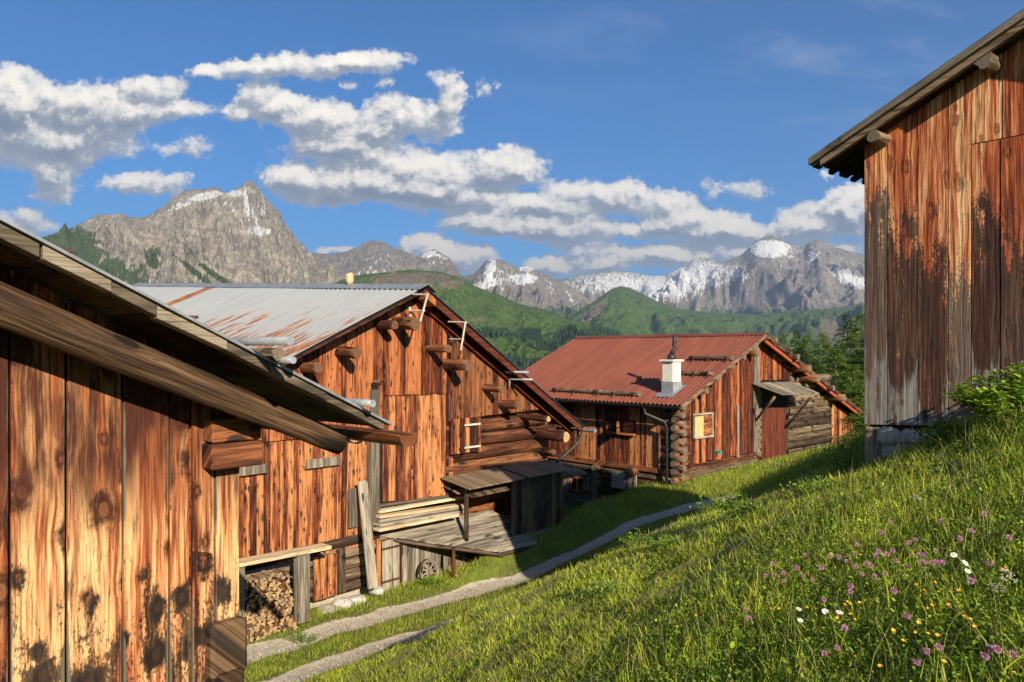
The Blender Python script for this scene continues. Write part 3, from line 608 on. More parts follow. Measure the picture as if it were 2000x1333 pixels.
M_PIPE = plain('galvanised_pipe', (.36, .39, .40), .5, .35, .2, 8)
M_BLACKP = plain('dark_gutter_metal', (.035, .037, .036), .45, .3, .2, 6)
M_WHITEM = plain('pale_painted_iron', (.60, .56, .46), .55, .1, .15, 12, dirt=(.25, .10, .04), dirta=.7)
M_BLUEROOF = plain('slate_blue_sheet', (.035, .045, .058), .5, .2, .15, 4)
M_IRON = plain('rusty_iron', (.10, .05, .03), .7, .3, .3, 20)
M_PLASTER = plain('lime_plaster', (.80, .74, .60), .9, 0, .08, 7, .1, .4, (.30, .13, .05), .5)
M_CONC = plain('rough_concrete', (.36, .31, .23), .95, 0, .2, 5, .1, .6, (.2, .16, .1), .5)
M_STONE = plain('field_stone', (.34, .31, .27), .9, 0, .3, 6, .15, .8, (.12, .11, .09), .5)
M_WSTONE = plain('whitewashed_stone', (.46, .45, .43), .9, 0, .15, 5, .15, .7, (.25, .22, .18), .5)
M_LICHEN = plain('yellow_lichen_stone', (.50, .40, .25), .9, 0, .25, 30, .1, .6, (.25, .17, .06), .5)
M_ROCKBASE = plain('pale_foundation_stone', (.42, .36, .28), .9, 0, .25, 10, .1, .9, (.16, .12, .08), .5)
def mat_redroof():
    m, nt = new_mat('red_corrugated_roof'); P = nt.pos(); U, V, _ = nt.sep(nt.uv('UVMap')); n = nt.noise(nt.xyz(nt.m('MULTIPLY', U, 3), nt.m('MULTIPLY', V, .5), 0), 1, 5, .6)
    c = nt.mix(nt.ss(n, .3, .7), (.145, .043, .026), (.21, .064, .037)); c = nt.mix(nt.m('MULTIPLY', nt.ss(nt.noise(P, 14, 5, .6), .55, .72), .3), c, (.12, .06, .045))
    finish(nt, c, .55, spec=.35); return m
M_REDROOF = mat_redroof()
M_GLASS, _nt = new_mat('dark_window_glass'); finish(_nt, (.012, .016, .020), .08, spec=.8)
M_GLOW = plain('sunlit_pane_board', (.58, .42, .20), .5, 0, .15, 5, .4)
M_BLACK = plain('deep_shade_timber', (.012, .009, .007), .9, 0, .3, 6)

# ------------------------------------------------------------------ carpentry helpers
def boards(name, F, parent, mat, t0, t1, top, bot, width, s=0.0, thick=.03, gap=.006, sjit=.012, wjit=.25, lean=None, botjit=.02, topjit=0.0, bevel=0.0, ts=None, label=None, rnds=None):
    """vertical boards of a wall in frame F: one mesh; top/bot functions of t (or numbers)"""
    fn = lambda f: f if callable(f) else (lambda t: f)
    top, bot = fn(top), fn(bot); mb = MB(); t = t0; k = 0
    while t < t1 - .02:
        if ts is not None:
            if k+1 >= len(ts): break
            a, b = ts[k], ts[k+1]
        else:
            w = width*(1+random.uniform(-wjit, wjit)); a, b = t, min(t+w, t1)
            if t1-b < width*.3: b = t1
        dz = random.uniform(-botjit, botjit); tz = random.uniform(-topjit, topjit); so = s + random.uniform(0, sjit); le = lean(a) if lean else 0
        so2 = so + random.uniform(-.3, .3)*sjit
        za, zb = bot(a)+dz, bot(b)+dz; ya, yb = top(a)+tz, top(b)+tz
        if ya > za+.02 or yb > zb+.02:
            ya = max(ya, za+.01); yb = max(yb, zb+.01)
            la, lb = le*(ya-za), le*(yb-zb)
            A = a+gap/2; B = b-gap/2
            c = [F.P(A-la, so, za), F.P(B-lb, so2, zb), F.P(B-lb, so2-thick, zb), F.P(A-la, so-thick, za), F.P(A, so, ya), F.P(B, so2, yb), F.P(B, so2-thick, yb), F.P(A, so-thick, ya)]
            c = [c[3], c[2], c[1], c[0], c[7], c[6], c[5], c[4]]
            mb.hexa(c, (0, 0, 1), F.d, rnd=(rnds[k % len(rnds)] if rnds else None))
        t = b; k += 1
    o = mb.build(name, mat, parent, bevel=bevel)
    if label: o['label'] = label
    return o
def one_log(name, parent, p0, p1, r0, r1, mats=None, wob=.05, seg=12, rings=8, caps=(True, True), label=None):
    mb = MB(); mb.log(p0, p1, r0, r1, seg, rings, wob, caps=caps); o = mb.build(name, mats or [M_LOG, M_END], parent, smooth=True)
    if label: o['label'] = label
    return o
def corrugated(name, F, parent, mat, s0, s1, tz0, tz1, pitch=.18, amp=.022, tilt=0.0, trap=False, under=.02, mirror=False):
    """sheet roof: waves run across the ridge direction s (s0 near .. s1 far); tz0 = (t, z) at ridge, tz1 = at eave; z rises by tilt per m away from s0"""
    n = max(4, int(abs(s1-s0)/pitch*8)); mb = MB(); top = []; bot = []
    rows = 7; nt_, nz_ = tz1[0]-tz0[0], tz1[1]-tz0[1]; L = math.hypot(nt_, nz_); nx, nz = -nz_/L, nt_/L
    if nz < 0: nx, nz = -nx, -nz
    for i in range(rows+1):
        f = i/rows; ra = []; rb = []
        for j in range(n+1):
            q = j/n; s = lerp(s0, s1, q); d = abs(s-s0); h = amp*math.sin(2*math.pi*d/pitch); t = lerp(tz0[0], tz1[0], f); z = lerp(tz0[1], tz1[1], f) + tilt*d
            z += .012*math.sin(d*1.1+i) * (1 if 0 < i < rows else .4)
            ra.append(F.P(t+nx*h, s, z+nz*h)); rb.append(F.P(t+nx*h, s, z+nz*h-under))
        top.append(ra); bot.append(rb)
    uvf = lambda a, c: (abs(s1-s0)*c/n, L*a/rows)
    mb.sheet(top, uvf); mb.sheet(bot, uvf)
    mb.sheet([top[0], bot[0]], uvf); mb.sheet([top[-1], bot[-1]], uvf); mb.sheet([[r[0] for r in top], [r[0] for r in bot]], uvf); mb.sheet([[r[-1] for r in top], [r[-1] for r in bot]], uvf)
    return mb.build(name, mat, parent, smooth=False)
def slab(name, F, parent, mat, quads, thick, grain=None, down=True):
    """flat thick sheets given by four (t, s, z) corners each, thickness downwards"""
    mb = MB()
    for q in quads:
        a = [F.P(*p) for p in q]; b = [p - Vector((0, 0, thick)) for p in a]
        nrm = (a[1]-a[0]).cross(a[2]-a[0])
        if nrm.z < 0: a = a[::-1]; b = b[::-1]
        mb.hexa(b + a, grain or (a[1]-a[0]))
    return mb.build(name, mat, parent)
# ================================================================== the near barn on the left
DW = (.669, .743); NW = (.743, -.669)
def left_barn():
    F = Frame((-2.294, 6.5), DW, NW)
    b = thing('timber_barn', 'nearest barn on the left, knotty honey-brown boards under a low eave with brown gutter', 'barn', F.P(0, 0, -4.2))
    E = Frame((-2.294, 6.5), DW, NW)
    # board joints read along the wall
    js = [-30, 18, 128, 238, 330, 372, 418, 466]
    ts = [F.px(x, 1000)[0] for x in js]; t0 = ts[1]; ts = [t0-1.45, t0-1.16, t0-.85, t0-.57, t0-.30] + ts[1:]
    ztop = lambda t: -.30 - .50*(t-.0) + .02
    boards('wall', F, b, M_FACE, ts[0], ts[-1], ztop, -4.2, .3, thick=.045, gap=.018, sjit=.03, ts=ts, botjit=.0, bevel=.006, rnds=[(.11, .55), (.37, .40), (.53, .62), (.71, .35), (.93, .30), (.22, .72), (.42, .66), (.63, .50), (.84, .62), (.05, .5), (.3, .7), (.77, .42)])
    # side walls and back behind the boards
    mb = MB()
    mb.box(F.P(.0, -.05, -4.2), F.n*-4.5, F.d*-.06, (0, 0, 3.72)); mb.box(F.P(-4.2, -.06, -4.2), F.d*4.14, F.n*-.05, (0, 0, 3.6))
    mb.box(F.P(-4.2, -.0, -4.2), F.n*-4.5, F.d*-.06, (0, 0, 4.6)); mb.build('side_wall', M_DARK, b); mb = MB(); mb.hexa([F.P(-4.2, -.06, -4.2), F.P(-.05, -.06, -4.2), F.P(-.05, -.1, -4.2), F.P(-4.2, -.1, -4.2), F.P(-4.2, -.06, ztop(-4.2)-.02), F.P(-.05, -.06, ztop(-.05)-.02), F.P(-.05, -.1, ztop(-.05)-.02), F.P(-4.2, -.1, ztop(-4.2)-.02)], (0, 0, 1)); mb.build('black_backing', M_BLACK, b)  # black backing added to stop light leaks and darken the board gaps
    # log ends of the corner joints
    for (x0, x1, y0, y1, s0, dep) in ((414, 515, 820, 908, .20, .34),):
        ta, za = F.px(x0, y0, s0); tb, zb = F.px(x1, y1, s0)
        m = MB(); m.box(F.P(ta, s0, zb), F.d*(tb-ta), F.n*-dep, (0, 0, (za-zb)*.52-.006)); m.box(F.P(ta+.01, s0-.012, zb+(za-zb)*.52+.004), F.d*(tb-ta-.02), F.n*-dep, (0, 0, (za-zb)*.48-.01))
        o = m.build('tie_beam', M_DARK, b, bevel=.012); o['label'] = 'dark squared beam end sticking out under the eave'
    for (x0, x1, y0, y1) in ((414, 486, 1226, 1310), (418, 480, 1313, 1400)):
        ta, za = F.px(x0, y0, .14); tb, zb = F.px(x1, y1, .14)
        m = MB(); m.box(F.P(ta, .14, zb), F.d*(tb-ta), F.n*-.5, (0, 0, za-zb)); o = m.build('sill_log', M_RAFT, b, bevel=.03)
    # rafter beam under the overhang
    sb = .46; ta, za = F.px(0, 600, sb); tb, zb = F.px(664, 866, sb); sl = (zb-za)/(tb-ta)
    P0 = (ta-1.3, za-sl*1.3*1.0); m = MB(); n = 22; seg = 14; ph = .4
    m.log(F.P(ta-1.3, sb, za-1.3*sl+.02), F.P(tb, sb, zb), .148, .098, 16, 22, .05, caps=(True, True)); rb = m.build('rafter', [M_RAFT, M_ENDG], b, smooth=True)
    # roof: rough planks laid down the slope, seen from below, covered with sheet
    sv = .92
    tl, zl = F.px(0, 447, sv); te, ze = F.px(744, 832, sv); sl = (ze-zl)/(te-tl)
    zr = lambda t: ze + sl*(t-te)
    m = MB(); t = te
    m2 = MB(); k = 0
    while t > -4.4:
        w = random.uniform(.2, .34); jo = random.uniform(-.012, .008)
        a, c = t-w, t; m.hexa([F.P(a+.004, sv-.02, zr(a)+jo), F.P(c-.004, sv-.02, zr(c)+jo), F.P(c-.004, -4.6, zr(c)+jo), F.P(a+.004, -4.6, zr(a)+jo),
                F.P(a+.004, sv-.02, zr(a)+jo+.03), F.P(c-.004, sv-.02, zr(c)+jo+.03), F.P(c-.004, -4.6, zr(c)+jo+.03), F.P(a+.004, -4.6, zr(a)+jo+.03)], F.n, F.d); t -= w
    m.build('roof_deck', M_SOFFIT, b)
    # verge planks: overlapping pieces, each a little cranked
    cuts = [te+.02, te-.55, te-1.02, te-1.38, te-1.84, te-2.15, te-2.55, te-3.2, te-4.4]
    m = MB()
    for k, (c, a) in enumerate(zip(cuts[:-1], cuts[1:])):
        so = sv + .008*(k % 2); ext = random.uniform(-.02, .03); h1, h2 = (.052, .062) if k % 2 else (.060, .050); h1 += .004*k; h2 += .006*k
        m.hexa([F.P(a-ext, so-.10, zr(a)+.030-h2), F.P(c, so-.10, zr(c)+.030-h1), F.P(c, so+.02, zr(c)+.030-h1), F.P(a-ext, so+.02, zr(a)+.030-h2),
                F.P(a-ext, so-.10, zr(a)+.033), F.P(c, so-.10, zr(c)+.033), F.P(c, so+.02, zr(c)+.033), F.P(a-ext, so+.02, zr(a)+.033)], F.d*1.0+Vector((0, 0, sl)), (0, 0, 1))
    m.build('verge_board', M_SHING, b, bevel=.004)
    m = MB(); t2 = -4.5
    q = [(t2, sv+.06, zr(t2)), (te+.07, sv+.06, zr(te+.07)), (te+.07, -4.6, zr(te+.07)), (t2, -4.6, zr(t2))]
    A = [F.P(a, c, d+.036) for a, c, d in q]; B = [F.P(a, c, d+.056) for a, c, d in q]; m.hexa(A+B, F.n); m.build('roof', M_ZINC, b)
    # brown half-round gutter along the eave, its near end
    ga, gb = .40, 1.16; tg = .86; zg = -.685; rg = .093; m = MB(); rows = []
    def arc(s, r, z0=zg): return [F.P(tg + r*math.cos(a), s, z0 + r*math.sin(a)) for a in np.linspace(math.pi, 2*math.pi, 15)]
    ss_ = [-4.6, -2, 0, ga, .6, .8, .97, gb]; m.sheet([arc(s, rg) for s in ss_]); m.sheet([arc(s, rg-.006) for s in ss_])
    m.sheet([[F.P(tg-rg, s, zg) for s in ss_], [F.P(tg-rg, s, zg+.012) for s in ss_]]); 
    m.tube([F.P(tg+rg, s, zg+.004) for s in ss_], .011, 8); m.tube([F.P(tg-rg, s, zg+.004) for s in ss_], .007, 8)
    for s in (.86,): m.sheet([arc(s-.006, rg+.003), arc(s+.012, rg+.003)])
    e = arc(gb, rg); c = len(m.v); m.v += e; m.face(list(range(c, c+15)), [(0, 0)]*15, (.5, .5), [(0, 0)]*15)
    e = arc(gb-.002, rg*.98); c = len(m.v); m.v += e; m.face(list(range(c, c+15))[::-1], [(0, 0)]*15, (.5, .5), [(0, 0)]*15)
    g = m.build('gutter', M_COPPER, b, smooth=True)
    m = MB(); hk = [F.P(tg+(rg+.02)*math.cos(a), .43, zg+(rg+.02)*math.sin(a)) for a in np.linspace(math.pi*.93, math.pi*1.9, 16)]
    hk2 = [p + F.n*.03 for p in hk]; m.sheet([hk, hk2]); m.sheet([[p+Vector((0, 0, -.012)) for p in hk], [p+Vector((0, 0, -.012)) for p in hk2]]); m.sheet([hk2, [p+Vector((0, 0, -.012)) for p in hk2]])
    m.build('gutter_hook', M_ZINC, g)
    # snow-guard pipes sticking out past the verge
    for (x0, y0, x1, y1, r) in ((474, 668, 567, 661, .030), (530, 706, 572, 702, .026), (690, 786, 728, 784, .030)):
        t, z = F.px(x0, y0, sv-.05); m = MB(); dz = r
        # far end on the roof, near end in the air
        best = None
        for L in np.arange(.05, 1.2, .01):
            p = F.P(t, sv-.05+L, z); X = 1000+1500*p.x/p.y
            if X >= x1: best = L; break
        L = best or .5; zz = max(zr(t)+.056+r, z)
        m.tube([F.P(t, -3.0, zz), F.P(t, sv-.05, zz), F.P(t, sv-.05+L, zz+.0)], r, 14); g = m.build('snow_guard_pipe', M_PIPE, b, smooth=True)
    t, z = F.px(512, 690, sv-.1); one_log('snow_log', b, F.P(t, -2.2, zr(t)+.10), F.P(t, sv+.12, zr(t)+.10), .055, .05, [M_LOGG, M_ENDG])
    for x, y in ((104, 480), (355, 605)):
        t, z = F.px(x, y, sv-.1); m = MB()
        p = F.P(t, sv-.1, zr(t)+.055); m.box(p, F.d*.10, F.n*.04, (0, 0, .022)); m.build('roof_clip', M_IRON, b)
    return b
left_barn()
# ================================================================== the barn with the rusty sheet roof
F2 = Frame((-2.67, 20.0), DW, NW)
def metal_barn():
    F = F2; b = thing('timber_barn', 'large red-brown barn in the middle under a grey corrugated sheet roof streaked with rust', 'barn', F.P(0, 0, -6.1))
    zl = lambda t: 1.46 + .455*t if t < 0 else 1.46 - .597*t      # underside of the roof on the wall
    def px(x, y, s=0.0): return F.px(x, y, s)
    T = lambda x, y=800, s=0.0: px(x, y, s)[0]
    Z = lambda x, y, s=0.0: px(x, y, s)[1]
    line = lambda x0, y0, x1, y1, s=0.0: (lambda a, c: (lambda t: a[1] + (c[1]-a[1])*(t-a[0])/(c[0]-a[0])))(px(x0, y0, s), px(x1, y1, s))
    tE = 5.85
    # main boarding, left field down to the slanting hem
    hem = line(465, 1108, 742, 1072)
    boards('wall', F, b, M_ORANGE, -6.0, T(742), lambda t: min(zl(t)-.10, -1.9+.0*t), lambda t: hem(t), .165, s=.0, lean=lambda a: .035*sstep(np.array(a), -4.5, -1.0)*1.0, botjit=.05, gap=.008, sjit=.02, thick=.04)
    boards('wall', F, b, M_RED, -6.0, T(746), lambda t: zl(t)-.08, lambda t: -1.95, .165, s=.05, botjit=.0, gap=.006, sjit=.02, thick=.04)
    seam = line(748, 773, 876, 768)
    boards('wall', F, b, M_RED, T(747), T(876), lambda t: zl(t)-.08, lambda t: seam(t), .16, s=.085, botjit=.02, gap=.006, sjit=.02, thick=.045)
    low = line(742, 982, 866, 968)
    boards('wall', F, b, M_ORANGE, T(744), T(868), lambda t: seam(t)+.1, low, .17, s=.035, botjit=.03, gap=.006, sjit=.02, thick=.035)
    d4 = line(876, 820, 1045, 800)
    boards('wall', F, b, M_DARK, T(876), tE, lambda t: min(zl(t)-.06, zl(t)-.06), d4, .24, s=.06, botjit=.01, gap=.006, sjit=.014, thick=.04)
    boards('wall', F, b, M_RED, T(868), T(882), lambda t: zl(t)-.5, line(868, 968, 882, 966), .15, s=.05, botjit=.01, thick=.04)
    # timber frame posts and braces of the left field
    m = MB()
    m.box(F.P(T(742)-.14, .02, -4.6), F.d*.02, F.n*.05, (0, 0, 2)); 
    # log wall on the right
    ys = [(823, 803), (845, 822), (870, 843), (900, 868), (926, 890), (950, 912)]
    for k, (yl, yr) in enumerate(zip([812, 838, 866, 892, 918, 944], [795, 820, 845, 868, 892, 915])):
        a = px(874, yl); c = px(1062, yr); r = .19 if k else .16
        ext = [.25, .15, .75, .35, .25, .45][k]
        one_log('wall_log', b, F.P(a[0]-.1, -.12, a[1]), F.P(c[0]+ext-.2, -.12, c[1]), r, r*1.02, [M_LOG, M_END], wob=.04, seg=12, rings=12)
    # core of the building behind the boards, side and back walls
    m = MB(); L = 16.5
    def shell(mb, t, s0, s1, z0, z1, th=.12): mb.box(F.P(t, s0, z0), F.n*(s1-s0), F.d*(-th if t > 0 else th), (0, 0, z1-z0))
    shell(m, tE, -.15, -L, -6.1, zl(tE)-.12); shell(m, -6.0, -.15, -L, -6.1, zl(-6)-.1)
    m.build('side_wall', M_DARK, b)
    m = MB(); c = [F.P(-5.9, -.16, -6.1), F.P(5.8, -.16, -6.1), F.P(5.8, -.3, -6.1), F.P(-5.9, -.3, -6.1), F.P(-5.9, -.16, zl(-5.9)-.15), F.P(5.8, -.16, zl(5.8)-.15), F.P(5.8, -.3, zl(5.8)-.15), F.P(-5.9, -.3, zl(-5.9)-.15)]
    m.hexa(c, (1, 0, 0)); m.hexa([F.P(-5.9, -.16, zl(-5.9)-.15), F.P(5.8, -.16, zl(5.8)-.15), F.P(5.8, -.3, zl(5.8)-.15), F.P(-5.9, -.3, zl(-5.9)-.15), F.P(-.05, -.16, 1.2), F.P(.05, -.16, 1.2), F.P(.05, -.3, 1.2), F.P(-.05, -.3, 1.2)], (1, 0, 0))
    m.build('black_backing', M_BLACK, b)
    # lower log storey left of the post, foundation stones
    for k in range(5):
        z = px(700, 1140)[1] + .27*k; one_log('wall_log', b, F.P(-6, -.06, z), F.P(T(742)+.2, -.06, z), .135, .135, [M_LOGG, M_ENDG], rings=14)
    m = MB(); m.box(F.P(-6.0, -.1, -6.3), F.d*11.8, F.n*-.2, (0, 0, .55)); m.build('plinth', M_ROCKBASE, b)
    # infill boards above the ground
    boards('low_boarding', F, b, M_ORANGE, T(606, 1120), T(650, 1120), Z(620, 1085), Z(620, 1168), .2, s=.16, thick=.05, botjit=.01)
    boards('low_boarding', F, b, M_LOGG, T(652, 1120), T(668, 1120), Z(660, 1070), Z(660, 1155), .2, s=.14, thick=.05)
    boards('low_boarding', F, b, M_GREY, T(680, 1000, .1), T(697, 1000, .1), Z(688, 955, .1), Z(688, 1032, .1), .2, s=.12, thick=.03)
    # corner post of grey timber
    for (x0, x1, y0, y1, s, mt) in ((727, 743, 762, 1042, .15, M_GREY), (722, 732, 880, 1040, .13, M_GREY)):
        ta = T(x0, 900, s); tb = T(x1, 900, s); m = MB(); m.box(F.P(ta, s, Z(x0, y1, s)), F.d*(tb-ta), F.n*-.14, (0, 0, Z(x0, y0, s)-Z(x0, y1, s))); m.build('post', mt, b, bevel=.01)
    # broken pocket next to the post: black panel painted as its inner shade
    m = MB(); t, z = px(725, 762, .07); m.box(F.P(t, .075, z), F.d*.24, F.n*-.02, (0, 0, .17)); m.build('shade_panel', M_BLACK, b)
    m = MB()
    for k in range(5): m.box(F.P(t+random.uniform(-.03, .1), .10+.01*k, z+.12+.03*k), F.d*random.uniform(.12, .26), F.n*.02, (0, 0, .02), grain=F.d)
    m.build('splinter', M_LOGG, b)
    # shuttered hatch
    x0, x1, y0, y1 = 881, 934, 818, 882
    s = .20; ta, za = px(x0, y0, s); tb, zb = px(x1, y1, s); zt = px(x0, 824, s)[1]
    boards('shutter', F, b, M_ORANGE, ta, tb, za-.02, za-.98, .20, s=s, thick=.04, botjit=.0, gap=.01, label='orange board shutter with two iron straps')
    shut = [o for o in b.children if o.name.startswith('shutter')][0]
    for (tt, ww) in ((ta+.42, .05), (tb-.03, .06)):
        m = MB(); m.box(F.P(tt, s+.045, za-.03), F.d*ww, F.n*.03, (0, 0, -.95)); m.build('batten', M_ORANGE, shut)
    for dz in (.18, .80):
        m = MB(); m.box(F.P(ta+.44, s+.07, za-dz), F.d*(tb-ta-.42), F.n*.012, (0, 0, -.055)); m.build('hinge_strap', M_WHITEM, shut)
    # purlin ends and wall plates, outwards
    def purlin(x, y, L, r, name='purlin', mats=None, so=-.4, dz=0):
        t, z = px(x, y, .05); return one_log(name, b, F.P(t, so, z), F.P(t, L*.93, z-.02), r*.74, r*.70, mats or [M_LOG, M_END], wob=.11)
    for (x, y, L, r) in ((590, 716, .75, .16), (662, 688, .85, .19), (738, 634, .75, .16), (768, 632, 1.0, .22), (835, 681, .95, .14), (868, 712, 1.05, .21), (945, 756, .85, .14), (977, 788, .85, .18)):
        purlin(x, y, L, r)
    purlin(1020, 813, 1.15, .13, mats=[M_LOG, M_ENDP]); purlin(1050, 848, 1.25, .22, mats=[M_LOG, M_ENDP]); purlin(1058, 880, .6, .18); purlin(1062, 905, .45, .16)
    # roof
    sv = .62; L = 17.6; tl = .063
    zp = lambda t: 1.70 + .455*t if t < 0 else 1.70 - .597*t
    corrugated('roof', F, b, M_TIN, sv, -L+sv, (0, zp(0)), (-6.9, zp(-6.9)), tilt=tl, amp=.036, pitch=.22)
    roofs = [o for o in b.children if o.name == 'roof' or o.name.startswith('roof.')]
    corrugated('roof', F, b, M_BLUEROOF, sv, -L+sv, (0, zp(0)), (6.85, zp(6.85)), tilt=tl, amp=.028).name
    ca = MB(); 
    for sgn, sl in ((-1, .455), (1, .597)):
        q = [(0, sv+.12, zp(0)+.055), (sgn*.30, sv+.12, zp(sgn*.30)+.05), (sgn*.30, sv-L, zp(sgn*.30)+.05+tl*L), (0, sv-L, zp(0)+.055+tl*L)]
        a = [F.P(*p) for p in q]; bb = [p-Vector((0, 0, .012)) for p in a]
        if (a[1]-a[0]).cross(a[2]-a[0]).z < 0: a = a[::-1]; bb = bb[::-1]
        ca.hexa(bb+a, F.n)
    ca.build('ridge_cap', M_ZINC, roofs[0])
    # roof deck boards below the sheet, dark
    for sgn in (-1, 1):
        te = sgn*6.75; q = [(0, sv-.06, zp(0)-.05), (te, sv-.06, zp(te)-.05), (te, -L+sv+.1, zp(te)-.05+tl*L), (0, -L+sv+.1, zp(0)-.05+tl*L)]
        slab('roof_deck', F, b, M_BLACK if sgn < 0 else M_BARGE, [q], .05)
    # rafters along the verge: left rough, right a red bargeboard pair
    sl = .455; m = MB(); m.box(F.P(-6.85, sv-.14, zp(-6.85)-.16), F.d*6.85+Vector((0, 0, sl*6.85)), F.n*.08, (0, 0, .10)); m.build('bargeboard', M_DARK, b)
    m = MB(); m.box(F.P(0, sv-.10, zp(0)-.235), F.d*6.75-Vector((0, 0, .597*6.75)), F.n*.05, (0, 0, .20)); m.box(F.P(.1, sv-.52, zp(.1)-.34), F.d*6.6-Vector((0, 0, .597*6.6)), F.n*.12, (0, 0, .17)); m.build('bargeboard', M_BARGE, b)
    m = MB(); m.box(F.P(.02, sv-.3, zp(.02)-.30), F.d*.3-Vector((0, 0, .18)), F.n*.34, (0, 0, .2)); m.build('ridge_block', M_RED, b)
    # pale iron brackets on the verge
    def bracket(pts):
        m = MB()
        for (xa, ya, sa, xb, yb, sb) in pts:
            p = F.px(xa, ya, sa); q = F.px(xb, yb, sb); m.tube([F.P(p[0], sa, p[1]), F.P(q[0], sb, q[1])], .026, 6)
        m.build('bracket', M_WHITEM, b)
    bracket([(799, 575, .45, 836, 576, 1.15), (835, 576, 1.15, 821, 628, .95), (800, 608, .45, 829, 607, 1.0), (800, 600, .4, 802, 618, .42)])
    bracket([(876, 629, .45, 911, 630, 1.15), (909, 630, 1.15, 900, 684, 1.0), (879, 663, .45, 905, 663, 1.05)])
    # snow-guard rails standing off the far slope
    m = MB()
    for (x, y) in ((1004, 727), (1012, 741)):
        t, z = F.px(x, y, .55); m.tube([F.P(t, -3, z), F.P(t, 1.1, z)], .03, 8)
    t, z = F.px(1010, 735, .5); m.tube([F.P(t, .2, z-.35), F.P(t, .2, z+.14)], .03, 6); m.build('snow_rail', M_PIPE, b, smooth=True)
    # gutter on the right eave with its bent downpipe
    t6 = 6.92; zg = zp(6.9)-.04; m = MB(); arc = lambda s: [F.P(t6+.08*math.cos(a), s, zg+.08*math.sin(a)) for a in np.linspace(math.pi, 2*math.pi, 11)]
    m.sheet([arc(s) for s in (-L+1, -8, -2, .5, sv+.32)]); m.sheet([[p+Vector((0, 0, .008)) for p in arc(s)] for s in (-L+1, -8, -2, .5, sv+.32)]); m.tube([F.P(t6+.08, s, zg) for s in (-L+1, sv+.32)], .012, 6)
    e = arc(sv+.32); c = len(m.v); m.v += e; m.face(list(range(c, c+11)), [(0, 0)]*11, (.5, .5), [(0, 0)]*11); g = m.build('gutter', M_PIPE, b)
    m = MB(); pts = [F.P(t6, .3, zg-.06), F.P(t6, .3, zg-.2), F.P(t6-.02, .28, zg-.42), F.P(t6-.15, .24, zg-.55), F.P(6.0, .05, zg-1.05), F.P(5.92, .05, zg-1.25), F.P(5.92, .05, zg-3.2)]
    m.tube(pts, [.09, .06, .05, .05, .05, .05, .05], 10); m.build('downpipe', M_BLACKP, b, smooth=True)
    # little plank roof under the log wall
    m = MB(); a0 = px(864, 948); a1 = px(1098, 906); 
    n = 5
    for k in range(n):
        f0, f1 = k/n, (k+1)/n; o0, o1 = .10+.85*f0, .10+.85*f1+.03
        z0 = lambda t: a0[1] + (a1[1]-a0[1])*(t-a0[0])/(a1[0]-a0[0])
        tA = a0[0]-.05+.10*k*random.random(); tB = a1[0]+.15*random.random()
        zA = [z0(tA)-.10*f0*2, z0(tB)-.10*f0*2]; zB = [z0(tA)-.10*f1*2-.02, z0(tB)-.10*f1*2-.02]
        m.hexa([F.P(tA, o0, zA[0]-.03), F.P(tB, o0, zA[1]-.03), F.P(tB, o1, zB[1]-.03), F.P(tA, o1, zB[0]-.03), F.P(tA, o0, zA[0]), F.P(tB, o0, zA[1]), F.P(tB, o1, zB[1]), F.P(tA, o1, zB[0])][::1], F.d)
    m.build('pent_roof', M_LOGG, b, bevel=.004)
    # dark open shed below it
    x0, x1 = 917, 1100; s = .95; t0 = T(x0, 990, s); t1 = T(x1, 990, s); zt = Z(1000, 938, s); 
    m = MB(); m.box(F.P(t1-.05, s, -6.1), F.n*-.9, F.d*-.05, (0, 0, 6.1+zt)); m.box(F.P(t0, -.1, -6.1), F.d*(t1-t0), F.n*-.04, (0, 0, 6.1+zt)); m.build('shed_wall', M_DARK, b)
    boards('shed_wall', F, b, M_SOFFIT, t0+(t1-t0)*.42, t1, zt, -6.1, .22, s=s, thick=.03)  # near-black soffit timber: the recess's shade is put into the board colour
    m = MB(); m.box(F.P(t0, s-.12, -5), F.d*.09, F.n*-.09, (0, 0, 5+zt)); m.build('post', M_LOGG, b)
    slab('shed_roof', F, b, M_LOGG, [[(t0-.25, .1, zt+.22), (t1+.12, .1, zt+.26), (t1+.12, s+.25, zt+.08), (t0-.25, s+.25, zt+.04)]], .035, grain=F.d)
    # lean-to roof of grey planks
    A = px(732, 1043); B = px(893, 1008); D = F.px(977, 1077, 1.27); C = F.px(1121, 1043, 1.3)
    n = 13; m = MB()
    for k in range(n):
        f0, f1 = k/n, (k+1)/n; ov = random.uniform(-.04, .05)
        # planks run along the wall
        p = lambda f, e: F.P(lerp(A[0], D[0], f)-(.02 if e == 0 else 0) if e == 0 else lerp(B[0]+1.2, C[0], f), lerp(.05, 1.3, f), lerp(A[1], D[1], f) if e == 0 else lerp(B[1]-.02, C[1], f))
        q = [p(f0, 0), p(f0, 1), p(f1, 1), p(f1, 0)]; q = [v + F.d*ov for v in q[:1]] + q[1:]; jz = Vector((0, 0, random.uniform(-.008, .012)))
        a = [v+jz for v in q]; bb = [v-Vector((0, 0, .035)) for v in a]
        nr = (a[1]-a[0]).cross(a[2]-a[0])
        if nr.z < 0: a = a[::-1]; bb = bb[::-1]
        m.hexa(bb+a, F.d, F.n)
    m.build('lean_to_roof', M_GREY, b, bevel=.004)
    m = MB()
    for f in (.02, .98):
        m.log(F.P(lerp(A[0], D[0], f)+.03, lerp(.05, 1.3, f), lerp(A[1], D[1], f)-.11), F.P(lerp(B[0]+1, C[0], f)-.1, lerp(.05, 1.3, f), lerp(B[1], C[1], f)-.11), .06, .06, 8, 6)
    m.log(F.P(A[0]+.08, .0, A[1]-.12), F.P(D[0]+.08, 1.3, D[1]-.12), .05, .05, 8, 5); m.build('lean_to_rafter', [M_LOGG, M_ENDG], b, smooth=True)
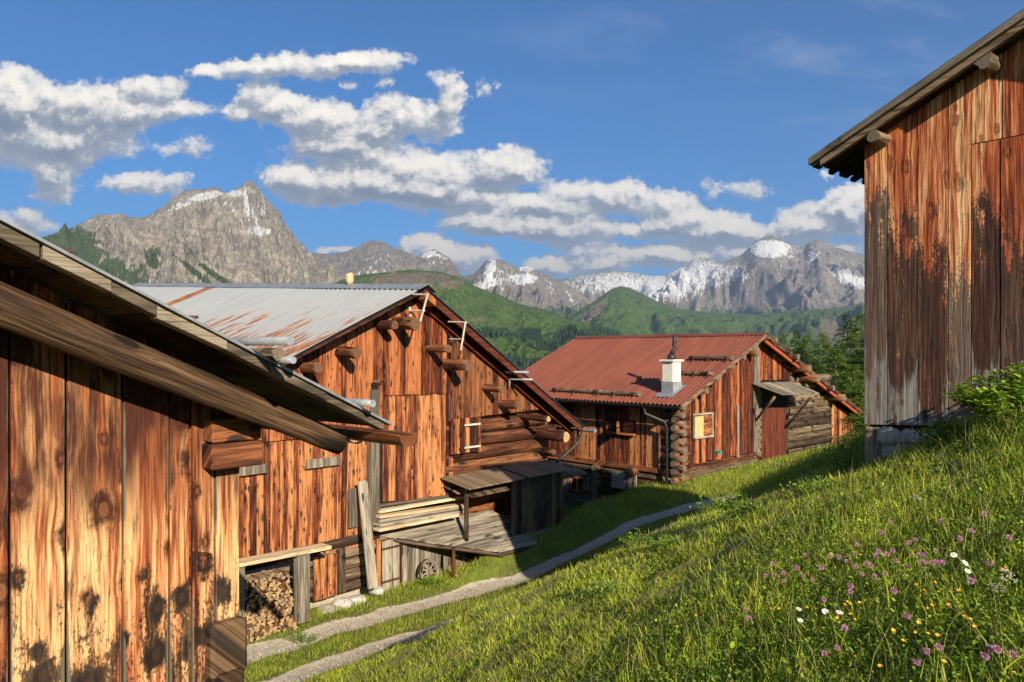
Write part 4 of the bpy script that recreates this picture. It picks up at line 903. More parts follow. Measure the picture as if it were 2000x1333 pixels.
    m = MB(); t, z = F.px(882, 1066, 1.0); m.box(F.P(t, 1.0, z-1), F.d*.07, F.n*.07, (0, 0, .95)); m.build('post', M_LOG, b)
    # boarding, door under the lean-to
    s = .12
    boards('low_boarding', F, b, M_GREY, T(779, 1090, s), T(878, 1090, s), A[1]-.05, -6.15, .24, s=s, thick=.03)
    boards('low_boarding', F, b, M_LOGG, T(878, 1090, s), T(1060, 1090, s), A[1]-.25, -6.15, .24, s=s-.05, thick=.03)
    dr = boards('door', F, b, M_GREY, T(744, 1090, s), T(777, 1090, s), Z(760, 1054, s), -6.1, .2, s=s+.06, thick=.04, botjit=0)
    tA = T(741, 1090, s); tB = T(777, 1090, s)
    for zz in (Z(760, 1070, s), Z(760, 1134, s)): m = MB(); m.box(F.P(tA+.03, s+.085, zz), F.d*(tB-tA-.05), F.n*.02, (0, 0, .05)); m.build('hinge_strap', M_IRON, dr)
    m = MB(); m.box(F.P(tA-.10, s+.05, -6.1), F.d*.10, F.n*-.05, (0, 0, 6.1+A[1]-.1)); m.box(F.P(tB, s+.05, -6.1), F.d*.10, F.n*-.05, (0, 0, 6.1+A[1]-.1)); m.build('door_frame', M_ORANGE, b)
    # boards pinned flat above the bench
    boards('cover_board', F, b, M_GREY, T(467, 915, .12), T(522, 915, .12), Z(500, 908, .12), Z(500, 926, .12), 3, s=.12, thick=.03); boards('cover_board', F, b, M_GREY, T(600, 905, .12), T(664, 905, .12), Z(630, 895, .12), Z(630, 911, .12), 3, s=.12, thick=.03)
    return b
BARN2 = metal_barn()
def yard_things():
    F = F2
    # stack of planks on the lean-to
    g = 'planks stacked on the lean-to roof'
    lab = ['long grey-brown top plank of the stack on the lean-to', 'pale second plank of the stack on the lean-to, right under the top one', 'split pale plank in the middle of the stack on the lean-to', 'weathered dark plank below the middle of the stack on the lean-to', 'thick pale plank near the bottom of the stack on the lean-to', 'lowest short pale plank lying nearest on the lean-to roof']
    rows = [(742, 986, 884, 966, .10, M_GREY), (742, 998, 914, 968, .22, M_PALE), (742, 1008, 912, 984, .30, M_PALE), (742, 1016, 908, 988, .34, M_GREY), (742, 1024, 908, 997, .42, M_GREY), (742, 1034, 896, 1004, .52, M_PALE)]
    for k, (x0, y0, x1, y1, s, mt) in enumerate(rows):
        a = F.px(x0, y0, s); c = F.px(x1, y1, s+random.uniform(-.05, .02)); m = MB()
        v = F.P(c[0], s, c[1]) - F.P(a[0], s, a[1]); m.box(F.P(a[0], s, a[1]-.07), v, F.n*-.26, (0, 0, .065)); o = m.build('plank', mt, bevel=.004); tag(o, lab[k], 'plank', g)
    # leaning plank
    s = .75; m = MB(); a = F.px(718, 1151, s); c = F.px(700, 941, .35)
    p0 = F.P(a[0], s, a[1]); p1 = F.P(c[0], .30, c[1]); m.box(p0, p1-p0, F.d*.27, F.n*.05); tag(m.build('plank', M_GREY, bevel=.006), 'wide grey-brown plank leaning upright against the middle barn', 'plank')
    # bench-like rail: pale board on two posts over the firewood
    bt = thing('plank_bench', 'pale fresh board laid on grey posts above the firewood pile', 'bench', F.P(-3.6, 1.0, -5.8))
    s = 1.0; a = F.px(440, 1114, s); c = F.px(648, 1073, s); m = MB(); v = F.P(c[0], s, c[1]) - F.P(a[0], s, a[1]); m.box(F.P(a[0], s, a[1]), v, F.n*-.38, (0, 0, .075)); m.build('board', M_PALE, bt, bevel=.004)
    for (x0, x1, yt, yb, ss) in ((583, 606, 1086, 1196, .95), (463, 479, 1109, 1240, .95)):
        t0, zt = F.px(x0, yt, ss); t1, zb = F.px(x1, yb, ss); m = MB(); m.box(F.P(t0, ss, zb-.2), F.d*(t1-t0), F.n*-.2, (0, 0, zt-zb+.2)); m.build('post', M_GREY, bt, bevel=.012)
    # firewood
    kinds = []
    for k in range(5):
        m = MB(); r = [.055, .065, .05, .07, .06][k]; L = .34; sd = [3, 4, 5, 3, 4][k]; an0 = random.random()*6
        pts = [(r*math.cos(an0+6.283*i/sd*random.uniform(.85, 1.1)), r*math.sin(an0+6.283*i/sd*random.uniform(.85, 1.1))) for i in range(sd)]
        base = len(m.v)
        for y in (0, L): m.v += [Vector((p[0], y, p[1])) for p in pts]
        rn = (random.random(), random.random())
        m.face(list(range(sd)), [(p[0], p[1]) for p in pts], rn, [(p[0]/r, p[1]/r) for p in pts], 1); m.face(list(range(sd, 2*sd))[::-1], [(0, 0)]*sd, rn, [(0, 0)]*sd, 1)
        for i in range(sd):
            j = (i+1) % sd; m.face([i, sd+i, sd+j, j], [(i*.05, 0), (i*.05, L), (i*.05+.05, L), (i*.05+.05, 0)], rn, [(.5, 0)]*4, 0)
        o = m.build('firewood', [M_ORANGE if k % 2 else M_LOGG, M_ENDP if k != 2 else M_END]); kinds.append(o)
    t0, _ = F.px(462, 1160, .9); t1, _ = F.px(578, 1160, .9); zb = -5.86; n = 0
    first = [True]*5; t = t0; cells = []
    z = zb
    while z < -4.65:
        w = 1-.45*sstep(np.array(z), -5.0, -4.65); tt = t0 + random.uniform(0, .05)
        while tt < t1-(z-zb)*.12:
            cells.append((tt, z)); tt += random.uniform(.085, .12)
        z += .078
    ang = math.atan2(F.n.y, F.n.x) + math.pi/2
    rank = 0
    for (tt, z) in cells:
        k = random.randrange(5)
        if first[k]: o = kinds[k]; first[k] = False
        else: o = kinds[k].copy(); COL.objects.link(o)
        p = F.P(tt, .88+random.uniform(-.05, .08), z+random.uniform(-.015, .015)); o.location = p; o.rotation_euler = (0, random.uniform(0, 6.28), ang+random.uniform(-.25, .25)); n += 1
        tag(o, 'short split log of the firewood pile under the pale board', 'firewood', 'split firewood piled under the bench board')
    # long old slabs on top of the heap
    for k in range(6):
        a = F.P(lerp(t0, t1, .15+.12*k), .5, -4.72+.02*k-.03*abs(k-2)); m = MB(); m.box(a, F.d*random.uniform(.5, .9)+Vector((0, 0, random.uniform(-.35, -.1))), F.n*.14, (0, 0, .03)); 
        tag(m.build('bark_slab', M_LOGG), 'weathered bark slab lying on top of the firewood pile', 'wood slab', 'bark slabs on the firewood pile')
    # cart wheel
    t, z = F.px(838, 1117, .45); w = thing('cart_wheel', 'old wooden spoked cart wheel leaning under the plank lean-to', 'wheel', F.P(t, .45, z)); r = .33; m = MB()
    Cc = F.P(t, .45, z); up = Vector((0, 0, 1))*.97 - F.n*.2; fp = lambda a, q: Cc + F.d*math.cos(a)*q + up*math.sin(a)*q
    def ringm(r0, r1, th, mat, nm):
        m = MB(); rows = [[], [], [], []]
        for i in range(33):
            a = 6.2832*i/32; rows[0].append(fp(a, r0)+F.n*th); rows[1].append(fp(a, r1)+F.n*th); rows[2].append(fp(a, r1)-F.n*th); rows[3].append(fp(a, r0)-F.n*th)
        m.sheet(rows+[rows[0]], lambda a, c: (a*.06, c*.07)); m.build(nm, mat, w)
    ringm(r-.075, r-.008, .03, M_GREY, 'rim'); ringm(r-.006, r, .034, M_IRON, 'tyre')
    for i in range(10):
        a = 6.2832*i/10+.2; m = MB(); m.tube([fp(a, .05), fp(a, r-.07)], .018, 6); m.build('spoke', M_GREY, w)
    m = MB(); m.tube([Cc-F.n*.07, Cc+F.n*.09], .06, 12); m.build('hub', M_LOGG, w)
    # stones along the wall foot
    def stone(loc, sc, mat, label, cat='stone', group=None, name='stone', rot=0):
        me = bpy.data.meshes.new(name); bm = bmesh.new(); bmesh.ops.create_icosphere(bm, subdivisions=3, radius=1)
        sd = random.uniform(0, 90)
        for v in bm.verts:
            n_ = float(fbm(np.array([v.co.x*1.3+sd]), np.array([v.co.y*1.3+v.co.z*1.7]), 3, 6)[0]); v.co *= 1+.35*n_
            v.co = Vector([math.copysign(abs(c)**.75, c) for c in v.co]); v.co.x *= sc[0]; v.co.y *= sc[1]; v.co.z *= sc[2]
        bm.to_mesh(me); bm.free(); me.materials.append(mat)
        for p in me.polygons: p.use_smooth = True
        for nm in ('UVMap', 'rnd', 'wear'): me.uv_layers.new(name=nm)
        o = bpy.data.objects.new(name, me); COL.objects.link(o); o.location = loc; o.rotation_euler = (0, 0, rot); tag(o, label, cat, group); return o
    an = math.atan2(F.d.y, F.d.x)
    for k, (x, y, sx, sz, lb) in enumerate(((640, 1198, .26, .20, 'bluish grey foundation boulder at the left under the middle barn wall'), (670, 1184, .24, .18, 'whitewashed foundation stone in the middle under the barn wall'), (697, 1174, .20, .16, 'pale foundation stone right beside the foot of the leaning plank'), (735, 1152, .16, .09, 'small white stone at the foot of the lean-to door'))):
        t, z = F.px(x, y, .35); stone(F.P(t, .35, z-.02), (sx, .22, sz), M_STONE if k == 0 else M_WSTONE, lb, rot=an)
    zr = 1.70+.063*6.0; 
    p = None
    for q in np.arange(0, 12, .1):
        pt = F.P(0, .62-q, 1.70+.063*q+.06)
        if 1000+1500*pt.x/pt.y < 684: p = pt; break
    stone(p+Vector((0, 0, .14)), (.12, .11, .17), M_LICHEN, 'yellow lichen covered stone standing on the sheet roof ridge', 'stone')
    globals()['stone'] = stone
yard_things()
# ================================================================== the house with the red sheet roof
def red_house():
    D3 = (.73, .684); N3 = (.684, -.73); O = (5.63, 26.0)
    F = Frame(O, D3, N3); G = Frame(O, (-.684, .73), (-.73, -.684))
    b = thing('timber_house', 'brown board house with a red corrugated roof and a whitewashed chimney', 'house', F.P(0, 0, -5.2))
    sv = .55
    tr, zr_ = F.px(1497, 652, sv); tl, zl_ = F.px(1331, 792, sv); te, ze = F.px(1684, 802, sv)
    ml = (zr_-zl_)/(tr-tl); mr = (zr_-ze)/(te-tr)
    roofz = lambda t: zr_ - ml*(tr-t) if t < tr else zr_ - mr*(t-tr)
    und = lambda t: roofz(t)-.16
    L = 9.6
    lenL = L-1.1
    T = lambda x, y=850, s=0.0: F.px(x, y, s)[0]
    Z = lambda x, y, s=0.0: F.px(x, y, s)[1]
    TG = lambda x, y=850, s=0.0: G.px(x, y, s)[0]; ZG = lambda x, y, s=0.0: G.px(x, y, s)[1]
    tR = te-1.3
    # shell
    m = MB(); m.box(F.P(.12, -.14, -6.6), F.d*(tR-.12), F.n*-.1, (0, 0, 6.6+und(.12)-.1)); c = [F.P(.12, -.14, und(.12)-.1), F.P(tR, -.14, und(.12)-.1), F.P(tR, -.24, und(.12)-.1), F.P(.12, -.24, und(.12)-.1), F.P(tr-.05, -.14, und(tr)-.1), F.P(tr+.05, -.14, und(tr)-.1), F.P(tr+.05, -.24, und(tr)-.1), F.P(tr-.05, -.24, und(tr)-.1)]
    m.hexa(c, (1, 0, 0)); m.build('black_backing', M_BLACK, b)
    m = MB(); m.box(F.P(tR, -.2, -6.6), F.n*-(L-1.4), F.d*-.1, (0, 0, 6.6+und(tR)-.05)); m.box(F.P(.1, -(L-1.2), -6.6), F.d*tR, F.n*-.1, (0, 0, 6.6+und(.1))); m.build('side_wall', M_DARK, b)
    # gable boards left part, down to the sill
    bt = (lambda a, c: (lambda t: a[1]+(c[1]-a[1])*(t-a[0])/(c[0]-a[0])))(F.px(1340, 908), F.px(1470, 884))
    t1 = T(1469, 780)
    boards('wall', F, b, M_RED, .18, t1, und, bt, .19, s=.04, gap=.01, sjit=.02, botjit=.03)
    boards('wall', F, b, M_GREY, t1-.02, T(1480, 780), und, bt, .3, s=.09, gap=.01, botjit=.01)
    bt2 = F.px(1480, 744, 0)[1]
    boards('wall', F, b, M_RED, T(1481, 740), T(1540, 740), und, bt2, .2, s=.05, gap=.01, sjit=.02, botjit=.03)
    # log wall on the right and the small lean-to boards
    n = 11
    for k in range(n):
        y0 = lerp(738, 902, k/(n-1)); zz = lerp(Z(1530, 742), Z(1530, 872), k/(n-1)) 
        tA = T(1536, 800) if k > 2 else T(1541, 720); tA2 = T(1537, 800)
        one_log('wall_log', b, F.P(tA, -.05, zz), F.P(T(1620, 800)+random.uniform(-.1, .2), -.05, zz), .155, .15, [M_LOGG, M_ENDG], rings=9, wob=.05)
    for k in range(4):
        zz = Z(1530, 742)+.28*(k+1)
        tB = min(T(1625, 780), tr + (zr_-.3-zz)/mr)
        one_log('wall_log', b, F.P(T(1541, 720), -.05, zz), F.P(tB, -.05, zz), .15, .14, [M_LOG, M_END], rings=9, wob=.05)
    boards('low_boarding', F, b, M_ORANGE, T(1621, 800), T(1662, 800), lambda t: und(t)-.15, Z(1640, 885), .25, s=.08, gap=.01)
    # black panel painted as the doorway's inner shade, with its board door and jamb of log ends
    m = MB(); m.box(F.P(T(1480, 800), .0, -4.8), F.d*(T(1541, 800)-T(1480, 800)), F.n*-.02, (0, 0, 4.8+bt2)); m.build('shade_panel', M_BLACK, b)
    for k in range(9):
        zz = Z(1478, 770)-.285*k; one_log('log_end', b, F.P(T(1479, 820), -.5, zz), F.P(T(1479, 820)+.05, .10, zz), .13, .13, [M_LOG, M_ENDG], rings=3)
    boards('door', F, b, M_BARGE, T(1484, 850), T(1532, 850), Z(1510, 796), Z(1500, 900), .24, s=.06, gap=.008, botjit=0, label='reddish board door standing below the little canopy')
    # canopy with two struts
    a = F.px(1470, 748, .1); c2 = F.px(1546, 746, .1); d1 = F.px(1526, 770, 1.25); d2 = F.px(1602, 768, 1.3)
    m = MB(); nn = 15
    for k in range(nn):
        f0, f1 = k/nn, (k+1)/nn; jt = random.uniform(-.05, .06)
        q = [F.P(lerp(a[0], c2[0], f0), .1, lerp(a[1], c2[1], f0)), F.P(lerp(a[0], c2[0], f1)-.01, .1, lerp(a[1], c2[1], f1)), F.P(lerp(d1[0], d2[0], f1)-.01, 1.28+jt, lerp(d1[1], d2[1], f1)), F.P(lerp(d1[0], d2[0], f0), 1.28+jt, lerp(d1[1], d2[1], f0))]
        bb = [p-Vector((0, 0, .04)) for p in q]
        if (q[1]-q[0]).cross(q[2]-q[0]).z < 0: q = q[::-1]; bb = bb[::-1]
        m.hexa(bb+q, q[3]-q[0] if abs((q[3]-q[0]).length) > .6 else q[1]-q[0])
    m.build('canopy', M_GREY, b)
    for (xa, ya, sa, xb, yb, sb) in ((1476, 822, .1, 1513, 776, 1.15), (1534, 836, .1, 1584, 776, 1.15)):
        p = F.px(xa, ya, sa); q = F.px(xb, yb, sb); one_log('strut', b, F.P(p[0], sa, p[1]), F.P(q[0], sb, q[1]), .05, .05, [M_LOGG, M_ENDG], seg=6, rings=3)
    # sill band, foundation
    m = MB(); m.box(F.P(.1, .07, bt(.1)-.22), F.d*(t1-.1)+Vector((0, 0, bt(t1)-bt(.1))), F.n*-.15, (0, 0, .2)); m.build('sill', M_LOG, b)
    m = MB(); m.box(F.P(.1, .0, -6.6), F.d*(tR-.2), F.n*-.14, (0, 0, 6.6+bt(.1)-.12)); m.build('plinth', M_LOGG, b)
    # window in the gable
    s = .1; ta, za = F.px(1355, 812, s); tb, zb = F.px(1390, 850, s); m = MB(); w = .07
    fr = MB(); fr.box(F.P(ta-w, s, zb-.07), F.d*(tb-ta+2*w), F.n*.05, (0, 0, .08)); fr.box(F.P(ta-w, s, za), F.d*(tb-ta+2*w), F.n*.04, (0, 0, .06)); fr.box(F.P(ta-w, s, zb+.01), F.d*w, F.n*.035, (0, 0, za-zb-.01)); fr.box(F.P(tb, s, zb+.01), F.d*w, F.n*.035, (0, 0, za-zb-.01)); f = fr.build('window', M_GREY, b)
    m.box(F.P(ta+.07, s-.01, zb+.01), F.d*(tb-ta-.07)*.5, F.n*.02, (0, 0, za-zb-.06)); m.build('pane', M_GLOW, f); m = MB(); m.box(F.P(ta, s-.03, zb+.01), F.d*(tb-ta), F.n*.02, (0, 0, za-zb-.01)); m.build('inner_board', M_ORANGE, f)  # pale plate: the window's sunlit half is put into its colour
    # shovel-like pole and tap things
    m = MB(); p = F.px(1441, 790, .12); q = F.px(1440, 893, .16); m.tube([F.P(p[0], .14, p[1]), F.P(q[0], .2, q[1])], .025, 6); m.build('downpipe', M_PIPE, b)
    m = MB(); p = F.px(1402, 882, .15); m.tube([F.P(p[0], .05, p[1]), F.P(p[0], .28, p[1]), F.P(p[0], .28, p[1]-.1)], .045, 8); m.build('water_tap', plain('teal_tap', (.05, .30, .25), .4), b)
    # front corner of crossing log ends
    for k in range(10):
        z = -1.95-.295*k; r = .105
        if z < -5.1: break
        one_log('log_end', b, G.P(.6, .0, z+.14), G.P(-.20-.10*random.random(), .0, z+.14), r, r, [M_LOGG, M_ENDG], rings=4)
        one_log('log_end', b, F.P(.6, -.03, z), F.P(-.22-.08*random.random(), -.03, z), r*1.05, r, [M_LOG, M_ENDG], rings=4)
    # long eaves wall: board storey over a low storey
    zt = zl_-.12; zm = ZG(1200, 902); 
    boards('wall', G, b, M_ORANGE, .45, lenL, zt-.0, lambda t: ZG(1200, 905)+.0, .25, s=.04, gap=.012, sjit=.02, botjit=.02)
    m = MB(); m.box(G.P(.3, .0, -6.6), G.d*(lenL-.3), G.n*-.15, (0, 0, 6.6+zt)); m.build('black_backing', M_BLACK, b)
    m = MB(); m.box(G.P(.2, .18, zm-.17), G.d*(lenL-.2), G.n*-.22, (0, 0, .16)); m.build('sill', M_DARK, b)
    for k in range(5): one_log('wall_log', b, G.P(.3, .02, zm-.34-.25*k), G.P(lenL, .02, zm-.34-.25*k), .13, .13, [M_LOGG, M_ENDG], rings=10, wob=.03)
    m = MB(); m.box(G.P(.3, .16, -6.8), G.d*(lenL-.3), G.n*-.2, (0, 0, 6.8+zm-1.45)); m.build('plinth', M_CONC, b)
    for k in range(6): one_log('log_end', b, G.P(TG(1174, 940)-.0, -.3, zm-.28-.27*k), G.P(TG(1174, 940), .38, zm-.28-.27*k), .15, .15, [M_LOG, M_ENDG], rings=3)
    one_log('log_end', b, G.P(TG(1246, 918), -.3, ZG(1246, 920)), G.P(TG(1246, 918), .5, ZG(1246, 920)), .17, .16, [M_LOG, M_END], rings=3)
    # joist ends under the eave with the light gap between
    for k in range(12):
        t = .6+.72*k
        if t > lenL: break
        m = MB(); m.box(G.P(t, .45, zt-.08), G.d*.16, G.n*-.6, (0, 0, .16)); m.build('rafter_end', M_DARK, b)
    # upper shutter window
    s = .1; m = MB()
    def rect(mb, x0, x1, y0, y1, s, th, FR=G):
        ta, _ = FR.px(x1, (y0+y1)/2, s); tb, _ = FR.px(x0, (y0+y1)/2, s); xm = (x0+x1)/2; z1 = FR.px(xm, y0, s)[1]; z0 = FR.px(xm, y1, s)[1]
        if ta > tb: ta, tb = tb, ta
        mb.box(FR.P(ta, s, z0), FR.d*(tb-ta), FR.n*th, (0, 0, z1-z0)); return ta, tb, z0, z1
    fr = MB(); rect(fr, 1186, 1241, 845, 849, s, .09); rect(fr, 1186, 1241, 819, 823, s, .06); rect(fr, 1238, 1242, 823, 845, s, .05); rect(fr, 1186, 1190, 823, 845, s, .05); w = fr.build('window', M_RED, b)
    m = MB(); rect(m, 1217, 1238, 823, 845, s-.02, .01); m.build('pane', M_GLASS, w)
    m = MB(); rect(m, 1190, 1209, 823, 846, s+.04, .03); m.build('shutter', M_ORANGE, w)
    ta, _ = G.px(1212, 834, s); m = MB(); z1 = G.px(1215, 822, s)[1]; z0 = G.px(1215, 846, s)[1]; m.box(G.P(ta, s+.03, z0), G.n*.42-G.d*.2, G.d*.03, (0, 0, z1-z0)); m.build('shutter', M_ORANGE, w)
    # lower window with grey shutter, lower hatch
    s = .2; fr = MB(); rect(fr, 1113, 1144, 957, 961, s, .07); rect(fr, 1113, 1144, 931, 934, s, .05); rect(fr, 1113, 1117, 934, 957, s, .05); rect(fr, 1127, 1131, 934, 957, s, .05); rect(fr, 1140, 1144, 934, 957, s, .05); w = fr.build('window', M_ORANGE, b)
    m = MB(); rect(m, 1117, 1141, 934, 957, s-.03, .02); m.build('pane', M_GLASS, w)
    m = MB(); rect(m, 1146, 1165, 930, 962, s+.03, .03); m.build('shutter', M_GREY, w); m = MB(); rect(m, 1099, 1111, 930, 960, s+.03, .03); m.build('shutter', M_GREY, w)
    m = MB(); rect(m, 1196, 1222, 922, 954, s, .06); h = m.build('hatch', M_GREY, b); m = MB(); rect(m, 1223, 1244, 924, 955, s, .05); m.build('hatch', M_GREY, b)
    m = MB(); rect(m, 1102, 1164, 966, 985, s, .12); m.build('cover_board', M_GREY, b)
    # roof sheets, cap, verge boards
    corrugated('roof', F, b, M_REDROOF, sv, sv-L, (tr, zr_), (tl-.02, zl_), amp=.030); r0 = [o for o in b.children if o.name.startswith('roof')][0]
    corrugated('roof', F, b, M_REDROOF, sv, sv-L, (tr, zr_), (te, ze), amp=.030)
    m = MB()
    for sg, mm in ((-1, ml), (1, mr)):
        q = [F.P(tr, sv+.02, zr_+.05), F.P(tr+sg*.22, sv+.02, zr_+.045-.22*mm), F.P(tr+sg*.22, sv-L, zr_+.045-.22*mm), F.P(tr, sv-L, zr_+.05)]; bb = [p-Vector((0, 0, .012)) for p in q]
        if (q[1]-q[0]).cross(q[2]-q[0]).z < 0: q = q[::-1]; bb = bb[::-1]
        m.hexa(bb+q, F.n)
    m.build('ridge_cap', M_REDROOF, r0)
    slab('roof_deck', F, b, M_BLACK, [[(tr, sv-.05, zr_-.06), (tl+.05, sv-.05, zl_-.06), (tl+.05, sv-L+.1, zl_-.06), (tr, sv-L+.1, zr_-.06)], [(tr, sv-.05, zr_-.06), (te-.05, sv-.05, ze-.06), (te-.05, sv-L+.1, ze-.06), (tr, sv-L+.1, zr_-.06)]], .04)
    m = MB(); m.box(F.P(tl, sv-.06, zl_-.15), F.d*(tr-tl)+Vector((0, 0, zr_-zl_)), F.n*.06, (0, 0, .13)); m.build('bargeboard', M_LOGG, b)
    m = MB(); m.box(F.P(tr, sv-.06, zr_-.15), F.d*(te-tr)+Vector((0, 0, ze-zr_)), F.n*.06, (0, 0, .13)); m.build('bargeboard', M_LOGG, b)
    m = MB(); m.box(F.P(tr+.1, sv-.14, zr_-.30-.1*mr), F.d*(te-tr-.1)+Vector((0, 0, -(te-tr-.1)*mr)), F.n*.07, (0, 0, .13)); m.build('bargeboard', plain('red_painted_board', (.36, .07, .03), .6), b)
    # purlin ends
    for (x, y, L_, r) in ((1357, 763, .5, .12), (1380, 740, .5, .11), (1408, 715, .5, .11), (1431, 698, .5, .11), (1457, 690, .5, .13), (1490, 668, .55, .16), (1525, 697, .75, .12), (1543, 720, .85, .16), (1560, 738, .85, .17), (1595, 757, .75, .13), (1614, 776, .8, .16)):
        t, z = F.px(x, y, 0); one_log('purlin', b, F.P(t, -.3, z), F.P(t, L_, z), r, r*.98, [M_LOG, M_ENDG], rings=3)
    # eave gutter and its bent downpipe at the corner
    m = MB(); tg = tl-.10; zg = zl_-.06; arc = lambda s: [F.P(tg+.085*math.cos(a), s, zg+.085*math.sin(a)) for a in np.linspace(math.pi, 2*math.pi, 11)]
    m.sheet([arc(s) for s in (sv+.03, -2, -6, sv-L)]); m.sheet([[p+Vector((0, 0, .01)) for p in arc(s)] for s in (sv+.03, -2, -6, sv-L)]); m.tube([F.P(tg-.085, s, zg) for s in (sv+.03, sv-L)], .012, 6)
    e = arc(sv+.03); c = len(m.v); m.v += e; m.face(list(range(c, c+11)), [(0, 0)]*11, (.5, .5), [(0, 0)]*11); g = m.build('gutter', M_BLACKP, b)
    m = MB(); p = G.px(1302, 830, .3); ct = G.px(1302, 930, .3)[0]
    m.tube([F.P(tg, -.9, zg-.05), F.P(tg+.02, -.85, zg-.3), G.P(ct, .42, zg-.55), G.P(ct, .30, zg-.75), G.P(ct, .30, -5.4)], .055, 10); m.build('downpipe', M_BLACKP, b, smooth=True)
    # snow logs lying on the roof
    for (x0, x1, y) in ((1078, 1178, 762), (1160, 1250, 767), (1345, 1434, 700), (1330, 1392, 728)):
        # find the slope position from the photo row, at the log's right end
        best = None
        for t in np.arange(tl, tr, .02):
            for s_ in (0,):
                pass
        def solve(xp, yp):
            bt_ = None; bd = 1e9
            for t in np.arange(tl, tr, .06):
                z = roofz(t)+.1
                for s_ in np.arange(sv-L, sv, .06):
                    p = F.P(t, s_, z); d = abs(1000+1500*p.x/p.y-xp)+abs(690-1500*p.z/p.y-yp)
                    if d < bd: bd = d; bt_ = (t, s_)
            return bt_
        A = solve(x1, y+3); Bq = solve(x0, y)
        tt = (A[0]+Bq[0])/2
        one_log('snow_log', b, F.P(tt, A[1], roofz(tt)+.10), F.P(tt, Bq[1], roofz(tt)+.10), .075, .07, [M_LOGG, M_ENDG], rings=10, wob=.06)
        m = MB()
        for f in (.12, .55, .9):
            s_ = lerp(A[1], Bq[1], f); m.box(F.P(tt-.16, s_, roofz(tt-.16)+.04), F.d*.30+Vector((0, 0, .30*ml)), F.n*.03, (0, 0, .025)); m.box(F.P(tt-.10, s_, roofz(tt-.10)+.06), F.d*.02, F.n*.03, (0, 0, .16))
        m.build('snow_hook', M_IRON, b)
    # chimney
    A = solve(1312, 758); p = F.P(A[0], A[1], 0); zb = roofz(A[0]); zt = zb+1.12
    def blk(name, w, z0, z1, mat, par, bev=0):
        w *= .86
        m = MB(); m.box(p - F.d*w/2 - F.n*w/2*.92 + Vector((0, 0, z0)), F.d*w, F.n*w*.92, (0, 0, z1-z0)); return m.build(name, mat, par, bevel=bev)
    ch = blk('chimney', .56, zb-.4, zt-.10, M_PLASTER, b, .01); blk('chimney_cap', .74, zt-.10, zt-.03, M_PLASTER, ch, .01); blk('flashing', .60, zb-.4, zb+.34, M_PIPE, ch)
    m = MB(); w = .45
    q = [F.P(A[0]-w*1.15, A[1]+w*.8, roofz(A[0]-w*1.15)+.055), F.P(A[0]+w*.8, A[1]+w*.8, roofz(A[0]+w*.8)+.055), F.P(A[0]+w*.8, A[1]-w*.8, roofz(A[0]+w*.8)+.055), F.P(A[0]-w*1.15, A[1]-w*.8, roofz(A[0]-w*1.15)+.055)]; bb = [v-Vector((0, 0, .01)) for v in q]
    if (q[1]-q[0]).cross(q[2]-q[0]).z < 0: q = q[::-1]; bb = bb[::-1]
    m.hexa(bb+q, F.n); m.build('flashing', M_ZINC, ch)
    m = MB(); c = p+Vector((0, 0, zt-.04)); m.tube([c, c+Vector((0, 0, .14)), c+Vector((.02, 0, .2))], [.16, .15, .08], 10); m.tube([c+Vector((0, 0, .15)), c+Vector((.05, 0, .32)), c+Vector((.14, 0, .42)), c+Vector((.07, 0, .5)), c+Vector((.10, 0, .62)), c+Vector((.10, 0, .86))], [.10, .07, .07, .06, .07, .07], 10)
    m.build('smoke_pipe', M_BLACKP, ch, smooth=True)
    return b
red_house()

